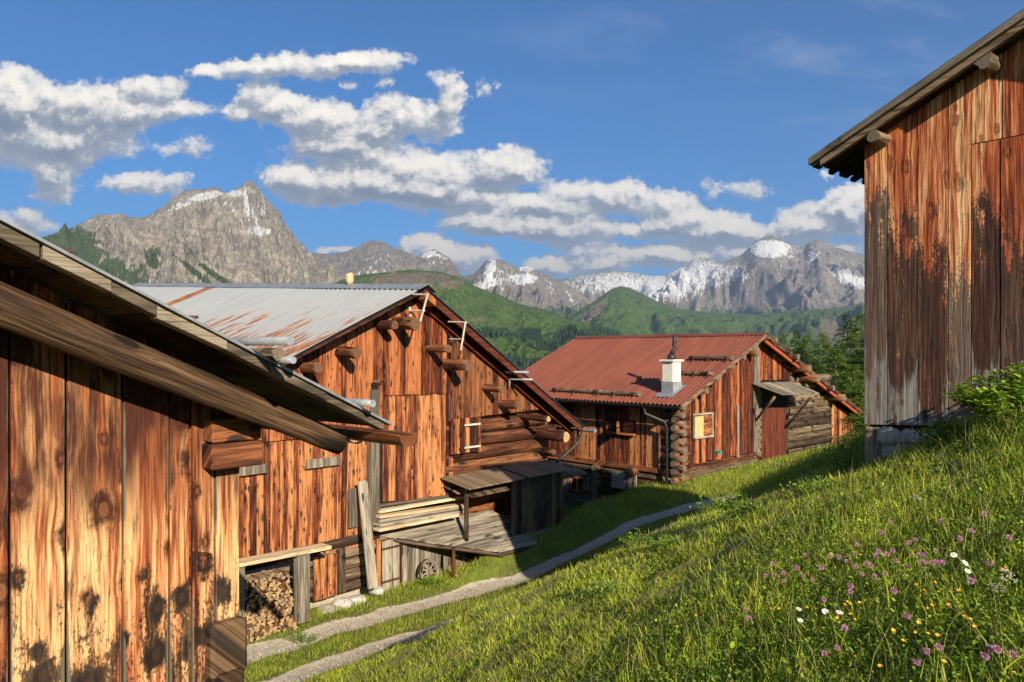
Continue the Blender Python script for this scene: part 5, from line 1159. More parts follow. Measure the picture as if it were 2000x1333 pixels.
# ================================================================== the near barn on the right
def right_barn():
    K = 1.25; F = Frame((3.68*K, 8*K), (.66, -.75), (-.75, -.66))
    b = thing('timber_barn', 'tall barn on the right with charred grey boards and a steep plank verge', 'barn', F.P(0, 0, -1.6))
    T = lambda x, y=500, s=0.0: F.px(x, y, s)[0]; Z = lambda x, y, s=0.0: F.px(x, y, s)[1]
    sv = .42
    # verge line through the photo points
    a = F.px(1581, 312, sv); c = F.px(2000, 22, sv); sl = (c[1]-a[1])/(c[0]-a[0]); rz = lambda t: a[1] + sl*(t-a[0])
    tend = 2.35; wz = lambda t: rz(t)-.10
    js = [1688, 1734, 1793, 1852, 1897, 1955, 2012, 2068]; ts = [T(x) for x in js]
    while ts[-1] < tend: ts.append(ts[-1]+random.uniform(.28, .4))
    rn = [(.15, .72), (.45, .40), (.66, .34), (.86, .88), (.27, .32), (.58, .45), (.36, .6), (.92, .4)]
    seam = lambda t: Z(1900, 283)
    bot = lambda t: Z(1690, 829)+.05*t
    boards('wall', F, b, M_RTOP, ts[0], tend, wz, bot, .3, thick=.04, gap=.012, sjit=.014, ts=ts[:5], botjit=.0, rnds=rn); boards('wall', F, b, M_RTOP, ts[4], tend, seam, bot, .3, thick=.04, gap=.012, sjit=.014, ts=ts[4:], botjit=.0, rnds=rn[4:]+rn[:4])
    # upper boards above the butt joint
    boards('wall', F, b, M_RTOP, ts[4], tend, wz, lambda t: seam(t)+.012, .3, s=.006, thick=.04, gap=.01, sjit=.012, ts=[ts[4]]+[(ts[i]+.02*(i % 2)) for i in range(5, len(ts))], botjit=.0, rnds=rn[3:]+rn[:3])
    m = MB(); L = 5.3
    m.box(F.P(.03, -.06, -1.9), F.n*-L, F.d*.06, (0, 0, 1.9+wz(0)-.12)); m.box(F.P(.03, -.06, -1.9), F.d*tend, F.n*-.05, (0, 0, 1.9+wz(0)-.1)); m.box(F.P(tend, -.06, -1.9), F.n*-L, F.d*-.06, (0, 0, 1.9+wz(tend)-1.2)); m.box(F.P(tend, -.06, -1.9), F.d*2.4, F.n*-.05, (0, 0, 1.9+wz(tend)-2.4*sl)); m.build('side_wall', M_DARK, b)
    # roof: deck, rough board ends along the eave, thick verge plank
    te = a[0]; q = lambda t, s, dz=0: (t, s, rz(t)+dz)
    tR = 2*tend+.4 - te
    slab('roof', F, b, M_SHING, [[q(te, sv, .03), q(tend, sv, .03), q(tend, -L, .03), q(te, -L, .03)]], .05, grain=F.n)
    m = MB(); pts = [(tend, sv, rz(tend)+.03), (tend+3.2, sv, rz(tend)+.03-3.2*sl), (tend+3.2, -L, rz(tend)+.03-3.2*sl), (tend, -L, rz(tend)+.03)]
    slab('roof', F, b, M_SHING, [pts], .05, grain=F.n)
    m = MB(); s = sv-.06; k = 0
    while s > -L:
        w = random.uniform(.12, .24); jt = random.uniform(-.02, .12); dz = -.05-random.uniform(.0, .05)
        A = F.P(te+.02+jt, s, rz(te+.02+jt)+dz); m.box(A-Vector((0, 0, .05)), F.d*1.3+Vector((0, 0, 1.3*sl)), F.n*-(w-.012), (0, 0, .05), grain=F.d); s -= w
    m.build('roof_deck', M_BLACK, b)
    m = MB(); m.box(F.P(te-.01, sv-.10, rz(te)-.075), F.d*(tend-te)+Vector((0, 0, sl*(tend-te))), F.n*.12, (0, 0, .09)); m.build('verge_board', M_SHING, b, bevel=.004)
    m = MB(); m.box(F.P(te+.12, sv-.12, rz(te+.12)-.15), F.d*(tend-te-.12)+Vector((0, 0, sl*(tend-te-.12))), F.n*.07, (0, 0, .075)); m.build('verge_lath', M_LOGG, b)
    # purlin ends with frayed cut
    for (x, y, r, so) in ((1707, 265, .085, .36), (1925, 115, .10, .34)):
        t, z = F.px(x, y, .3); o = one_log('purlin', b, F.P(t, -.6, z), F.P(t, so, z), r, r*.95, [M_LOGG, M_ENDG], wob=.14, seg=14, rings=6)
    # foundation
    t0, z0 = F.px(1690, 832, .0)
    m = MB(); m.box(F.P(-.01, .015, z0-.55), F.d*.20, F.n*-.2, (0, 0, .54)); m.build('foundation_post', M_LOGG, b, bevel=.02)
    for k in range(9):
        x = .30+.26*k; z = bot(x)-.11
        me_l = (random.uniform(.11, .17), .12, random.uniform(.08, .12))
        o = stone(F.P(x, -.05, z-.04), me_l, M_ROCKBASE, None, None, rot=math.atan2(F.d.y, F.d.x), name='foundation_stone'); o.parent = b; o.matrix_parent_inverse = MI(b)
    m = MB(); m.box(F.P(.02, -.03, -2.2), F.d*tend, F.n*-.2, (0, 0, 2.2+z0-.09)); m.box(F.P(.02, -.1, -2.2), F.d*.2, F.n*-9, (0, 0, 2.2+z0-.09)); m.build('plinth', M_STONE, b)
    return b
_tag = tag
def tag(o, label=None, cat=None, group=None, kind=None): return _tag(o, label, cat, group, kind)
right_barn()

# ================================================================== spruces and larches behind the red-roofed house
def mat_needles(name, a, bcol):
    m, nt = new_mat(name); r1, r2, _ = nt.sep(nt.uv('rnd')); c = nt.mix(r1, a, bcol)
    finish(nt, c, .8, spec=.15, transl=(.25, tuple(x*1.3 for x in bcol))); return m
M_NEED = mat_needles('larch_needles', (.035, .08, .015), (.20, .29, .045)); M_NEED2 = mat_needles('spruce_needles', (.020, .052, .016), (.10, .165, .038))
M_BARK = plain('bark', (.12, .085, .06), .95, 0, .3, 8)
def conifer_mesh(H, spread, dens, seed, droop=.25, leafs=1.0):
    rng = np.random.default_rng(seed); C = []; RN = []
    nb = int(H*dens); base = H*.12
    for k in range(nb):
        f = (k+rng.random())/nb; z = base+(H-base)*f**.92; Lb = spread*(1-f)**.95*rng.uniform(.6, 1.12)+.12; an = rng.uniform(0, 6.283); ca, sa = math.cos(an), math.sin(an)
        n = int((10+26*Lb)*leafs); q = rng.random(n)**.7
        bx = q*Lb; bz = z + .18*Lb*q - droop*Lb*q**2 + rng.normal(0, .05, n); side = rng.normal(0, 1, n)*.17*(1.15-q*.6)*Lb**.7
        px = ca*bx - sa*side; py = sa*bx + ca*side; pz = bz - np.abs(side)*.35
        sz = rng.uniform(.11, .24, n)*(.75+.5*(1-f)); d = np.stack([ca*.7-sa*np.sign(side)*.8+rng.normal(0, .45, n), sa*.7+ca*np.sign(side)*.8+rng.normal(0, .45, n), rng.normal(-.25, .4, n)], 1); d /= np.linalg.norm(d, axis=1)[:, None]
        w = np.cross(d, rng.normal(0, 1, (n, 3))); w /= np.linalg.norm(w, axis=1)[:, None]; p = np.stack([px, py, pz], 1)
        C.append(np.stack([p-w*sz[:, None]*.28, p+d*sz[:, None]*.7+w*sz[:, None]*.05-w*sz[:, None]*.1, p+d*sz[:, None]*1.25, p+w*sz[:, None]*.3+d*sz[:, None]*.3], 1))
        RN.append(np.clip(rng.random(n)*.6+.4*rng.random(), 0, 1))
    co = np.concatenate(C).reshape(-1, 3); F_ = np.arange(len(co)).reshape(-1, 4); rn = np.repeat(np.concatenate(RN), 4); return co, F_, np.stack([rn, rn], 1)
def tree(name, label, x, y, H, spread, mat, seed, top_px=None, group='conifers behind the red-roofed house', proto={}):
    key = (seed, mat.name)
    z = land_at(x, y)-.2
    if top_px is not None: H = (690-top_px)/1500*y - z
    t = thing(name, label, 'tree', (x, y, z), random.uniform(0, 6.28), group)
    if key not in proto:
        co, fc, rn = conifer_mesh(14.0, 2.6, 15, seed, leafs=1.25); cr = raw_mesh('crown', co, fc, mat, uvs={'rnd': rn}); m = MB(); m.log((0, 0, 0), (0, 0, 13.6), .20, .02, 8, 8, .03); tk = m.build('trunk', [M_BARK, M_BARK], smooth=True); proto[key] = (cr, tk)
    else:
        a, bq = proto[key]; cr = a.copy(); tk = bq.copy(); COL.objects.link(cr); COL.objects.link(tk)
    for o in (cr, tk): o.parent = t; o.scale = (spread/2.6, spread/2.6, H/14.0)
    return t
TREES = [(1528, 652, 46, 2.0, 0, 'slim pale green larch just showing over the red house ridge'), (1556, 646, 50, 2.2, 1, 'dark spruce left in the row behind the red house'), (1576, 655, 44, 2.4, 0, 'broad larch right of the dark spruce behind the red house'),
         (1608, 650, 42, 2.3, 0, 'larch with a single pointed top in the middle of the row'), (1632, 680, 38, 2.6, 0, 'lower bushy larch in front of the tall pointed ones'), (1655, 614, 46, 2.5, 1, 'tall spruce with a slender top near the right barn corner'), (1683, 612, 42, 2.6, 0, 'tallest larch half hidden by the right barn corner'),
         (1592, 700, 36, 2.2, 1, 'short dark spruce low behind the red house roof'), (1668, 712, 36, 2.4, 0, 'short larch close to the red house eave on the right'), (1700, 640, 40, 2.6, 1, 'spruce directly behind the right barn wall'), (1543, 690, 52, 2.6, 1, 'distant low spruce between the two leftmost tops')]
for k, (x, ty, Y, sp, kd, lb) in enumerate(TREES): tree('larch_tree' if kd == 0 else 'spruce_tree', lb, (x-1000)/1500*Y, Y, 12, sp, M_NEED if kd == 0 else M_NEED2, k % 3, ty)
# ================================================================== grass, herbs and flowers
def mat_blade(name, stops, dry=(.30, .25, .10), dryamt=.12, tr=.42):
    m, nt = new_mat(name); r = nt.attr('br'); h = nt.attr('bh'); P = nt.pos(); n = nt.noise(P, 1.1, 4, .6)
    c = nt.ramp(nt.m('MULTIPLY_ADD', nt.m('SUBTRACT', n, .5), 1.5, r), stops)
    c = nt.mix(nt.m('MULTIPLY', h, .35), c, tuple(min(1, x*1.6) for x in stops[-1][1]))
    c = nt.mix(nt.m('GREATER_THAN', r, 1-dryamt), c, dry)
    finish(nt, c, .55, spec=.25, transl=(tr, nt.mix(.5, c, (.20, .26, .03)))); return m
M_TALL = mat_blade('meadow_blade', [(.1, (.07, .15, .010)), (.45, (.29, .43, .024)), (.85, (.66, .70, .065))])
M_MOWN = mat_blade('mown_blade', [(.1, (.08, .17, .010)), (.45, (.30, .45, .026)), (.85, (.68, .72, .075))], dryamt=.16)
M_TURF = mat_blade('turf_blade', [(.1, (.085, .15, .012)), (.45, (.25, .34, .026)), (.85, (.50, .52, .068))], dryamt=.14)
M_HAY = mat_blade('hay_blade', [(.1, (.14, .19, .04)), (.5, (.28, .30, .08)), (.9, (.48, .42, .18))], dry=(.40, .28, .13), dryamt=.2, tr=.2)
M_HERB = mat_blade('herb_leaf', [(.1, (.040, .12, .012)), (.5, (.17, .33, .026)), (.9, (.46, .60, .06))], dryamt=.02)
def blades(name, x, y, h, w, bend, mat, label, zoff=-.01, lie=0.0, dirs=None):
    n = len(x); z = land_z(x, y) + zoff; an = RNG.uniform(0, 2*np.pi, n) if dirs is None else dirs; fa = RNG.uniform(0, 2*np.pi, n)
    dx, dy = np.cos(an), np.sin(an); wx, wy = np.cos(fa)*w, np.sin(fa)*w
    b = bend*h; up = np.sqrt(np.clip(h*h - b*b, 1e-6, None)); up = up*(1-lie) + .012*lie
    co = np.zeros((n, 5, 3)); s1 = .35; 
    co[:, 0] = np.stack([x-wx, y-wy, z], -1); co[:, 1] = np.stack([x+wx, y+wy, z], -1)
    mx, my, mz = x+dx*b*s1, y+dy*b*s1, z+up*.6
    co[:, 2] = np.stack([mx-wx*.75, my-wy*.75, mz], -1); co[:, 3] = np.stack([mx+wx*.75, my+wy*.75, mz], -1)
    ex, ey = x+dx*b, y+dy*b
    ez = z+up if not lie else land_z(ex, ey)+zoff+RNG.uniform(.005, .05, n)
    co[:, 4] = np.stack([ex, ey, ez], -1)
    f = (np.arange(n)[:, None, None]*5 + np.array([[0, 1, 3], [0, 3, 2], [2, 3, 4]])[None]).reshape(-1, 3)
    r = RNG.random(n); o = raw_mesh(name, co.reshape(-1, 3), f, mat, {'br': np.repeat(r, 5), 'bh': np.tile([0, 0, .6, .6, 1.0], n)})
    tag(o, label, 'grass', kind='stuff'); return o
def leaves(name, x, y, hz, size, mat, label, parent=None, zabs=None, cat='plants'):
    n = len(x); z = (land_z(x, y) if zabs is None else zabs) + hz; an = RNG.uniform(0, 2*np.pi, n); ti = RNG.uniform(-.2, .75, n)
    d = np.stack([np.cos(an)*np.cos(ti), np.sin(an)*np.cos(ti), np.sin(ti)], -1); s = np.stack([-np.sin(an), np.cos(an), RNG.uniform(-.4, .4, n)], -1)
    p = np.stack([x, y, z], -1); L = size[:, None]; nn = np.cross(d, s)
    co = np.stack([p, p+d*L*.35+s*L*.26-nn*L*.05, p+d*L*.75+s*L*.2, p+d*L*1.05-nn*L*.1, p+d*L*.75-s*L*.2, p+d*L*.35-s*L*.26-nn*L*.05], 1)
    f = np.arange(n*6).reshape(-1, 6); r = RNG.random(n)
    o = raw_mesh(name, co.reshape(-1, 3), f, mat, {'br': np.repeat(r, 6), 'bh': np.tile([.0, .2, .4, .6, .4, .2], n)}, parent=parent)
    if parent is None and label: tag(o, label, cat, kind='stuff')
    return o
def to_px(x, y, z): return 1000+1500*x/y, 690-1500*z/y
def scatter(n, x0, x1, y0, y1, keep, near=0.0):
    x = RNG.uniform(x0, x1, n); y = RNG.uniform(y0, y1, n); z = land_z(x, y); px, py = to_px(x, y, z)
    k = (px > -120) & (px < 2120) & (py < 1480); k &= RNG.random(n) < keep(x, y); return x[k], y[k]
def tallness(x, y):      # standing meadow right of the mowing edge
    pts = [(-.6, 2.0), (.55, 4.9), (1.35, 6.3), (2.5, 7.7), (4.1, 9.0), (9, 11.5)]
    return sstep(-polydist(x, y, pts) + .35*fbm(x*1.3, y*1.3, 3, 61), -.25, .35)
def footprint(x, y):     # not under the buildings
    s2 = .743*(x+2.67)-.669*(y-20); t2 = .669*(x+2.67)+.743*(y-20); inb = (s2 < .1) & (t2 < 5.9)
    a = x-4.6; b = y-10; t3 = .66*a-.75*b; s3 = -.75*a-.66*b; inr = (t3 > 0) & (s3 < -.02)
    a = x-5.63; b = y-26; t4 = .73*a+.684*b; s4 = .684*a-.73*b; inh = (t4 > .05) & (s4 < .05)
    return ~(inb | inr | inh)
fp = lambda x, y: footprint(x, y).astype(float)
dens = lambda y, y0: np.clip((y0/np.clip(y, .1, None))**1.3, .0, 1)
# tall meadow
x, y = scatter(460000, -1, 8.5, 2.2, 12.5, lambda x, y: tallness(x, y)*dens(y, 4.5)*fp(x, y)*(.35+.65*sstep(fbm(x*2.2, y*2.2, 3, 70), -.4, .3)))
clump = .6+.8*sstep(fbm(x*1.5, y*1.5, 3, 71), -.4, .6)
h = RNG.gamma(4, .021, len(x))*clump+.03; blades('meadow_grass', x, y, np.clip(h, .05, .42), .0016+.0022*RNG.random(len(x))+.00022*y, RNG.beta(2, 3, len(x))*.95, M_TALL, 'tall uncut meadow grass covering the slope at the lower right')
x, y = scatter(300000, -1, 8.5, 2.2, 12, lambda x, y: tallness(x, y)*dens(y, 4)*fp(x, y)*sstep(fbm(x*2.5, y*2.5, 3, 75), -.5, .1)); leaves('clover_leaves', x, y, RNG.uniform(.03, .15, len(x)), RNG.gamma(4, .0042, len(x))+.006, M_HERB, 'small clover and herb leaves between the meadow grass')
x, y = scatter(5200, -1, 8.5, 2.6, 12, lambda x, y: tallness(x, y)*fp(x, y)); h = RNG.uniform(.22, .52, len(x)); blades('seed_stems', x, y, h, .0013+.0*y, RNG.uniform(.2, .8, len(x)), M_HAY, 'thin straw-coloured grass stems rising out of the meadow')
x, y = scatter(60000, -1, 8, 2.6, 10, lambda x, y: tallness(x, y)*sstep(fbm(x*.9, y*.9, 3, 77), .0, .4)*sstep(y, 9, 4)); leaves('yellow_rattle', x, y, RNG.uniform(.07, .22, len(x)), RNG.uniform(.007, .017, len(x)), mat_blade('yellow_rattle_head', [(.1, (.16, .19, .03)), (.6, (.36, .36, .07)), (.9, (.50, .46, .12))], dryamt=.05), 'pale yellow rattle heads in the meadow')
# mown slope
mw = lambda x, y: (1-tallness(x, y))*fp(x, y)*sstep(polydist(x, y, PATH), -1.15, -1.5)
x, y = scatter(900000, -5.5, 7.5, 2.5, 16.5, lambda x, y: mw(x, y)*dens(y, 6.5))
h = RNG.gamma(4, .013, len(x))+.02; h *= .6+.9*sstep(fbm(x*1.7, y*1.7, 3, 80), -.5, .6); blades('mown_grass', x, y, h, .0022+.0020*RNG.random(len(x))+.00022*y, RNG.beta(3, 2, len(x))*.97, M_MOWN, 'short freshly mown grass on the slope above the track')
x, y = scatter(230000, -5.5, 7.5, 2.5, 15, lambda x, y: mw(x, y)*dens(y, 7)*sstep(fbm(x*.7+y*.5, y*2.2-x*.9, 4, 83), -.15, .35))
ddir = RNG.normal(.45, .7, len(x)) + np.pi*(RNG.random(len(x)) < .5); blades('cut_hay', x, y, RNG.uniform(.08, .26, len(x)), .0018+.0018*RNG.random(len(x))+.00015*y, np.full(len(x), .97), M_HAY, 'cut grass lying in loose swathes on the mown slope', zoff=.03, lie=.85, dirs=ddir)
x, y = scatter(160000, -5.5, 7.5, 2.5, 15, lambda x, y: mw(x, y)*dens(y, 6)*sstep(fbm(x*1.2, y*1.2, 3, 85), -.2, .4)); leaves('low_herbs', x, y, RNG.uniform(.01, .05, len(x)), RNG.uniform(.012, .034, len(x)), M_HERB, 'small green herb leaves in the mown slope')
# turf along and between the ruts
def turf_keep(x, y): r, d = rut_at(x, y); return (1-sstep(r, .25, .6))*(d > -1.9)*(.35+.65*sstep(np.abs(np.abs(d)-.77), .28, .6))*fp(x, y)
x, y = scatter(560000, -9, 13, 7, 27, lambda x, y: turf_keep(x, y)*dens(y, 14)); h = RNG.gamma(4, .013, len(x))+.02
r_, d_ = rut_at(x, y); h *= 1+1.1*sstep(d_, 1.3, 1.9); blades('track_turf', x, y, h, .0035+.003*RNG.random(len(x)), RNG.beta(2, 3, len(x))*.9, M_TURF, 'short turf beside and between the wheel ruts of the track')
x, y = scatter(150000, -2, 24, 20, 36, lambda x, y: turf_keep(x, y)*(polydist(x, y, PATH) > 1.4)); h = RNG.gamma(4, .018, len(x))+.02; blades('lawn_grass', x, y, h, .006+.005*RNG.random(len(x)), RNG.beta(2, 3, len(x))*.9, M_TURF, 'sunlit short grass in front of the red-roofed house')
x, y = scatter(90000, 3.6, 12, 11.2, 16, lambda x, y: fp(x, y)*.8); h = RNG.gamma(4, .035, len(x))+.03; blades('crest_grass', x, y, h, .003+.002*RNG.random(len(x)), RNG.beta(2, 2, len(x))*.9, M_TURF, 'long yellowish grass along the crest beside the right barn')
# loose gravel on the ruts
def gravel():
    m, nt = new_mat('gravel_stone'); r = nt.attr('br'); finish(nt, nt.ramp(r, [(.1, (.20, .175, .135)), (.5, (.36, .32, .25)), (.9, (.56, .50, .41))]), .95, spec=.1)
    x = RNG.uniform(-7.5, 9, 90000); y = RNG.uniform(10, 26, 90000); r, d = rut_at(x, y); k = (r > .35) & (RNG.random(len(x)) < .8); x, y = x[k], y[k]; n = len(x); z = land_z(x, y)-.03; s = RNG.gamma(3, .0032, n)+.003
    co = np.zeros((n, 5, 3)); a = RNG.uniform(0, 6.28, n)
    for q in range(4): co[:, q] = np.stack([x+s*np.cos(a+q*1.57), y+s*np.sin(a+q*1.57), z-.005], -1)
    co[:, 4] = np.stack([x, y, z+s*.8], -1); f = (np.arange(n)[:, None, None]*5+np.array([[0, 1, 4], [1, 2, 4], [2, 3, 4], [3, 0, 4]])[None]).reshape(-1, 3)
    o = raw_mesh('gravel', co.reshape(-1, 3), f, m, {'br': np.repeat(RNG.random(n), 5)}); tag(o, 'loose grey gravel in the two wheel ruts', 'gravel', kind='stuff')
gravel()
# ------------------------------------------------------------------ flowers one can point at
def flower_mesh(kind):
    m = MB(); rn = (.5, .5)
    if kind == 'clover':
        n = 46
        for k in range(n):
            ph = math.acos(1-1.7*(k+.5)/n); th = k*2.39996; d = Vector((math.sin(ph)*math.cos(th), math.sin(ph)*math.sin(th), math.cos(ph))); s = d.orthogonal().normalized()*.0035; c = d*.004
            b = len(m.v); m.v += [c-s, c+d*.012+Vector((0, 0, .002))-s*1.2, c+d*.019+Vector((0, 0, .004)), c+d*.012+Vector((0, 0, .002))+s*1.2]; r = random.random(); m.face([b, b+1, b+2, b+3], [(0, 0)]*4, (r, r), [(0, 0)]*4, 0)
    elif kind == 'buttercup':
        for k in range(6):
            a = k*1.047; d = Vector((math.cos(a), math.sin(a), .6)).normalized(); s = Vector((-math.sin(a), math.cos(a), 0))*.008; b = len(m.v); m.v += [Vector((0, 0, 0)), d*.010-s, d*.020-s*.5, d*.020+s*.5, d*.010+s]; r = random.random(); m.face([b, b+1, b+2, b+3, b+4], [(0, 0)]*5, (r, r), [(0, 0)]*5, 0)
    elif kind == 'daisy':
        for k in range(16):
            a = k*.3927; d = Vector((math.cos(a), math.sin(a), .08*math.sin(k*2.1))); s = Vector((-math.sin(a), math.cos(a), 0))*.0042; b = len(m.v); m.v += [d*.006-s*.6, d*.022-s, d*.027, d*.022+s, d*.006+s*.6]; m.face([b, b+1, b+2, b+3, b+4], [(0, 0)]*5, (.5, .5), [(0, 0)]*5, 0)
        b = len(m.v); m.v += [Vector((.008*math.cos(a), .008*math.sin(a), .003)) for a in np.linspace(0, 6.283, 9)[:-1]] + [Vector((0, 0, .008))]
        for k in range(8): m.face([b+k, b+(k+1) % 8, b+8], [(0, 0)]*3, (.5, .5), [(0, 0)]*3, 1)
    else:
        for k in range(30):
            a = random.uniform(0, 6.28); q = random.random()**.5*.032; c = Vector((q*math.cos(a), q*math.sin(a), .004-q*q*6)); b = len(m.v); r = .0042
            m.v += [c+Vector((r, 0, 0)), c+Vector((0, r, .001)), c+Vector((-r, 0, .002)), c+Vector((0, -r, .003))]; m.face([b, b+1, b+2, b+3], [(0, 0)]*4, (.5, .5), [(0, 0)]*4, 0)
    return m
def mat_petal(name, a, bcol):
    m, nt = new_mat(name); r = nt.sep(nt.uv('rnd'))[0]; c = nt.mix(r, a, bcol); finish(nt, c, .6, spec=.2, transl=(.25, bcol)); return m
M_CLOVER = mat_petal('clover_petal', (.38, .13, .24), (.62, .36, .46)); M_YEL = mat_petal('yellow_petal', (.80, .38, .02), (.90, .58, .05)); M_WHT = mat_petal('white_petal', (.78, .78, .74), (.85, .85, .82)); M_UMB = mat_petal('pale_umbel', (.50, .44, .38), (.62, .56, .48))
M_STEM = plain('green_stem', (.08, .13, .03), .7)
CR = [(1128,545),(1120,590),(1038,610),(1075,630),(1180,645),(1200,655),(1240,580),(1285,597),(1400,535),(1450,600),(1470,597),(1540,577),(1575,640),(1545,640),(1515,640),(1470,637),(1820,645),(1790,385),(1565,423),(1330,630),(1385,660),(1320,787),(1095,760),(1095,790),(1025,1083),(960,1112),(690,645),(655,705),(748,693),(748,735),(848,707),(712,708),(943,665),(818,667),(990,607),(858,600),(550,883),(568,930),(1555,1080),(1493,1100),(1440,1160),(1860,1092),(1825,1090),(1795,1128),(1940,1120),(1230,605),(1315,577),(1125,660),(1220,710),(1275,697),(957,832),(1065,980),(1390,918),(1725,477),(1665,513),(1435,520),(1920,510),(1255,480),(1310,430),(1720,735),(1155,700),(900,730)]
YE = [(1440,757),(1480,785),(1540,745),(1560,793),(1660,787),(1070,860),(1100,858),(920,880),(870,875),(1120,937),(1095,910),(1320,995),(1370,1047),(1500,1010),(1450,955),(1520,862),(1720,935),(1745,975),(1905,670),(1887,675),(375,815),(197,972),(293,915),(683,885),(725,880),(1125,1130),(1950,1220),(1583,1155),(975,905),(1150,600),(1550,1020),(1175,840),(1145,850),(1435,1005),(1500,880),(1080,845),(1690,920),(1610,860),(1030,930),(1250,1180)]
DA = [((828,880),'white daisy with open petals, upper one of the close pair mid-meadow'),((835,938),'white daisy directly below another daisy in the middle of the meadow'),((965,893),'small white daisy a little right of the close daisy pair'),((1635,598),'white daisy left of and above the largest daisy on the right of the meadow'),((1695,640),'largest white daisy, on the right side of the meadow'),((1708,682),'white daisy just below the largest daisy on the right side'),((1040,897),'faint white daisy furthest right of the middle daisy group')]
UM = [(1745,118),(1640,125),(1560,155),(1545,85),(1325,105),(1438,300),(1910,705),(1860,770)]
def ground_hit(px, py, h):
    u, v = (px-1000)/1500, (690-py)/1500; Y = np.arange(2.2, 20, .01); g = land_z(u*Y, Y)+h - v*Y; i = np.argmax(g > 0) if (g > 0).any() else None
    return (u*Y[i], Y[i], v*Y[i]) if i is not None and (g > 0).any() else None
def plant_flowers(kind, name, cat, pts, mat, label, group, hr, sc=.8):
    protos = []
    for cc in range(3):
        o = flower_mesh(kind).build(name, [mat, M_YEL]); st = MB(); st.tube([(0, 0, 0), (.01, 0, -.08), (0, .015, -.2)], .0014, 5); s = st.build('stem', M_STEM, o); protos.append((o, s))
    for k, p in enumerate(pts):
        lab = label; 
        if isinstance(p[0], tuple): p, lab = p
        h = random.uniform(*hr); hit = ground_hit(1250+p[0]/2.667, 860+p[1]/2.667, h)
        if k < 3: o, s = protos[k]
        else: o = protos[k % 3][0].copy(); s = protos[k % 3][1].copy(); COL.objects.link(o); COL.objects.link(s); s.parent = o
        if hit is None: hit = (3, 6, -1.5)
        o.location = hit; tilt = .55 if kind == 'daisy' else .3; o.rotation_euler = (tilt+random.uniform(-.25, .25), random.uniform(-.3, .3), random.uniform(-.5, .5)); o.scale = (sc*random.uniform(.85, 1.15),)*3
        tag(o, lab, cat, group)
plant_flowers('clover', 'clover_flower', 'flower', CR, M_CLOVER, 'round pink clover head in the uncut meadow', 'pink clover heads in the meadow', (.16, .28))
plant_flowers('buttercup', 'yellow_flower', 'flower', YE, M_YEL, 'small orange-yellow flower in the uncut meadow', 'small orange-yellow flowers in the meadow', (.14, .24), .62)
plant_flowers('daisy', 'daisy', 'flower', DA, M_WHT, '', 'white daisies in the meadow', (.18, .26), .7)
plant_flowers('umbel', 'umbel_flower', 'flower', UM, M_UMB, 'pale flat umbel flower near the foot of the right barn', 'pale umbel flowers near the right barn', (.18, .3), 1.5)
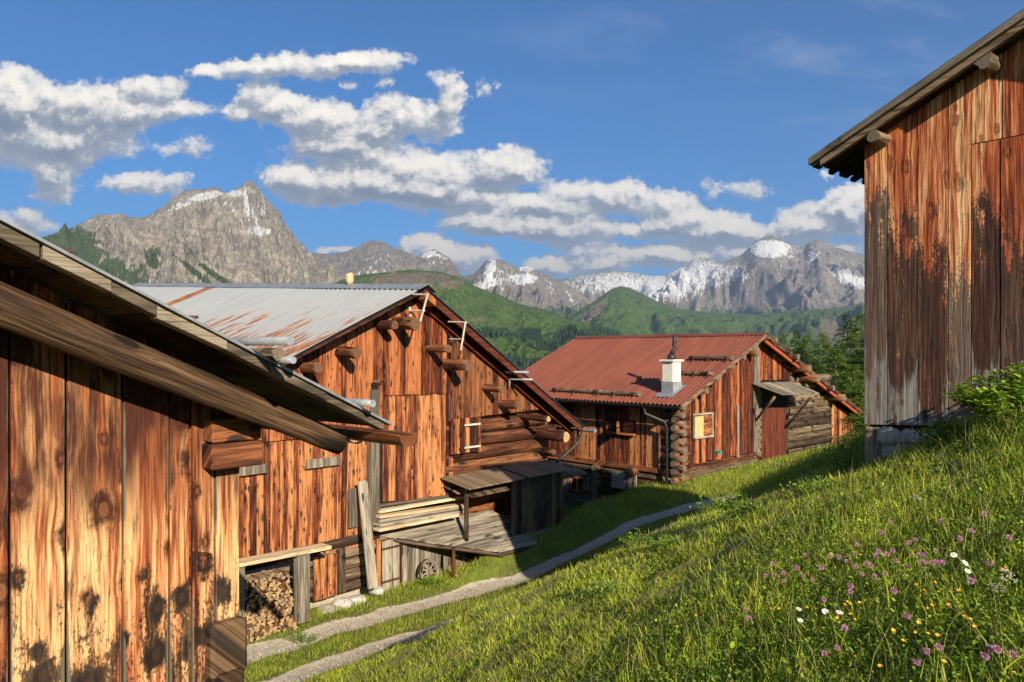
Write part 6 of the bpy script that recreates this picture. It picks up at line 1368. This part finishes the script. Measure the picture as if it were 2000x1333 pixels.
# leafy bush climbing at the foot of the right barn, and weeds on the crest
def bush(name, label, cx, cy, rx, ry, hh, n, size, group=None, flowers=0):
    z0 = land_at(cx, cy); t = thing(name, label, 'bush', (cx, cy, z0), 0, group)
    ns = 26; sx = RNG.uniform(-1, 1, ns)*rx; sy = RNG.uniform(-1, 1, ns)*ry; top = hh*(1-.55*np.abs(sx/rx)**1.5)*RNG.uniform(.6, 1.05, ns)
    st = MB()
    for a, b, c in zip(sx, sy, top): st.tube([(cx+a*.4, cy+b*.4, z0-.05), (cx+a*.8, cy+b*.8, z0+c*.6), (cx+a, cy+b, z0+c)], .005, 4)
    st.build('stems', M_STEM, t)
    i = RNG.integers(0, ns, n); f = RNG.random(n)**.6; s = .5+.5*f; x = cx+sx[i]*s+RNG.normal(0, .05, n); y = cy+sy[i]*s+RNG.normal(0, .05, n); z = z0+top[i]*f
    o = leaves('foliage', x, y, np.zeros(n), RNG.uniform(.6, 1.3, n)*size, M_HERB, None, parent=None, zabs=z); o.parent = t; o.matrix_parent_inverse = MI(t)
    if flowers:
        i = RNG.integers(0, ns, flowers); mb = MB()
        for k in i:
            c = Vector((cx+sx[k]+random.gauss(0, .04), cy+sy[k]+random.gauss(0, .04), z0+top[k]+random.uniform(-.05, .06))); r = .014
            for q in range(5):
                a = q*1.257; b = len(mb.v); mb.v += [c, c+Vector((r*math.cos(a-.4), r*.3, r*math.sin(a-.4))), c+Vector((r*math.cos(a+.4), -r*.3, r*math.sin(a+.4)))]; mb.face([b, b+1, b+2], [(0, 0)]*3, (.5, .5), [(0, 0)]*3)
        mb.build('blue_flowers', plain('blue_petal', (.13, .15, .42), .6), t)
    return t
bush('leafy_bush', 'tall leafy green bush with small blue flowers against the right barn', 5.3, 8.05, .62, .28, .60, 3400, .065, flowers=26)
bush('leafy_bush', 'low leafy clump at the left end of the bush by the right barn', 4.95, 8.75, .30, .2, .30, 700, .05, flowers=5)
bush('weed_clump', 'green weeds sprouting beside the cart wheel under the lean-to', -2.0, 19.3, .5, .15, .28, 420, .05)
bush('weed_clump', 'small weed patch at the foot of the bench post', -4.35, 15.9, .35, .15, .22, 260, .04)
bush('weed_clump', 'clover patch growing between the wheel ruts', -3.9, 15.4, .4, .14, .10, 300, .03)
for (lb, cx, cy, rr, hh, nn) in (('loose tuft of uncut grass and herbs left standing in the middle of the mown slope', 1.1, 8.6, .30, .22, 300), ('leafy tuft hanging over the crest above the shaded track', 1.9, 11.2, .35, .24, 380), ('broad dark tuft on the crest between the track and the right barn', 3.1, 11.6, .45, .30, 520), ('tuft of tall herbs directly below the stone footing of the right barn', 3.7, 9.3, .35, .26, 420)):
    bush('herb_tuft', lb, cx, cy, rr, rr*.6, hh, nn, .045)
bush('weed_clump', 'dark weeds growing at the left corner of the right barn', 4.55, 10.35, .4, .3, .42, 500, .05)
bush('weed_clump', 'broad-leaved dock plant standing on the mown slope below the barn corner', 2.9, 9.6, .35, .22, .30, 420, .06)
bush('weed_clump', 'low dark herb clump left of the dock plant on the slope', 2.0, 9.9, .32, .2, .2, 350, .05)
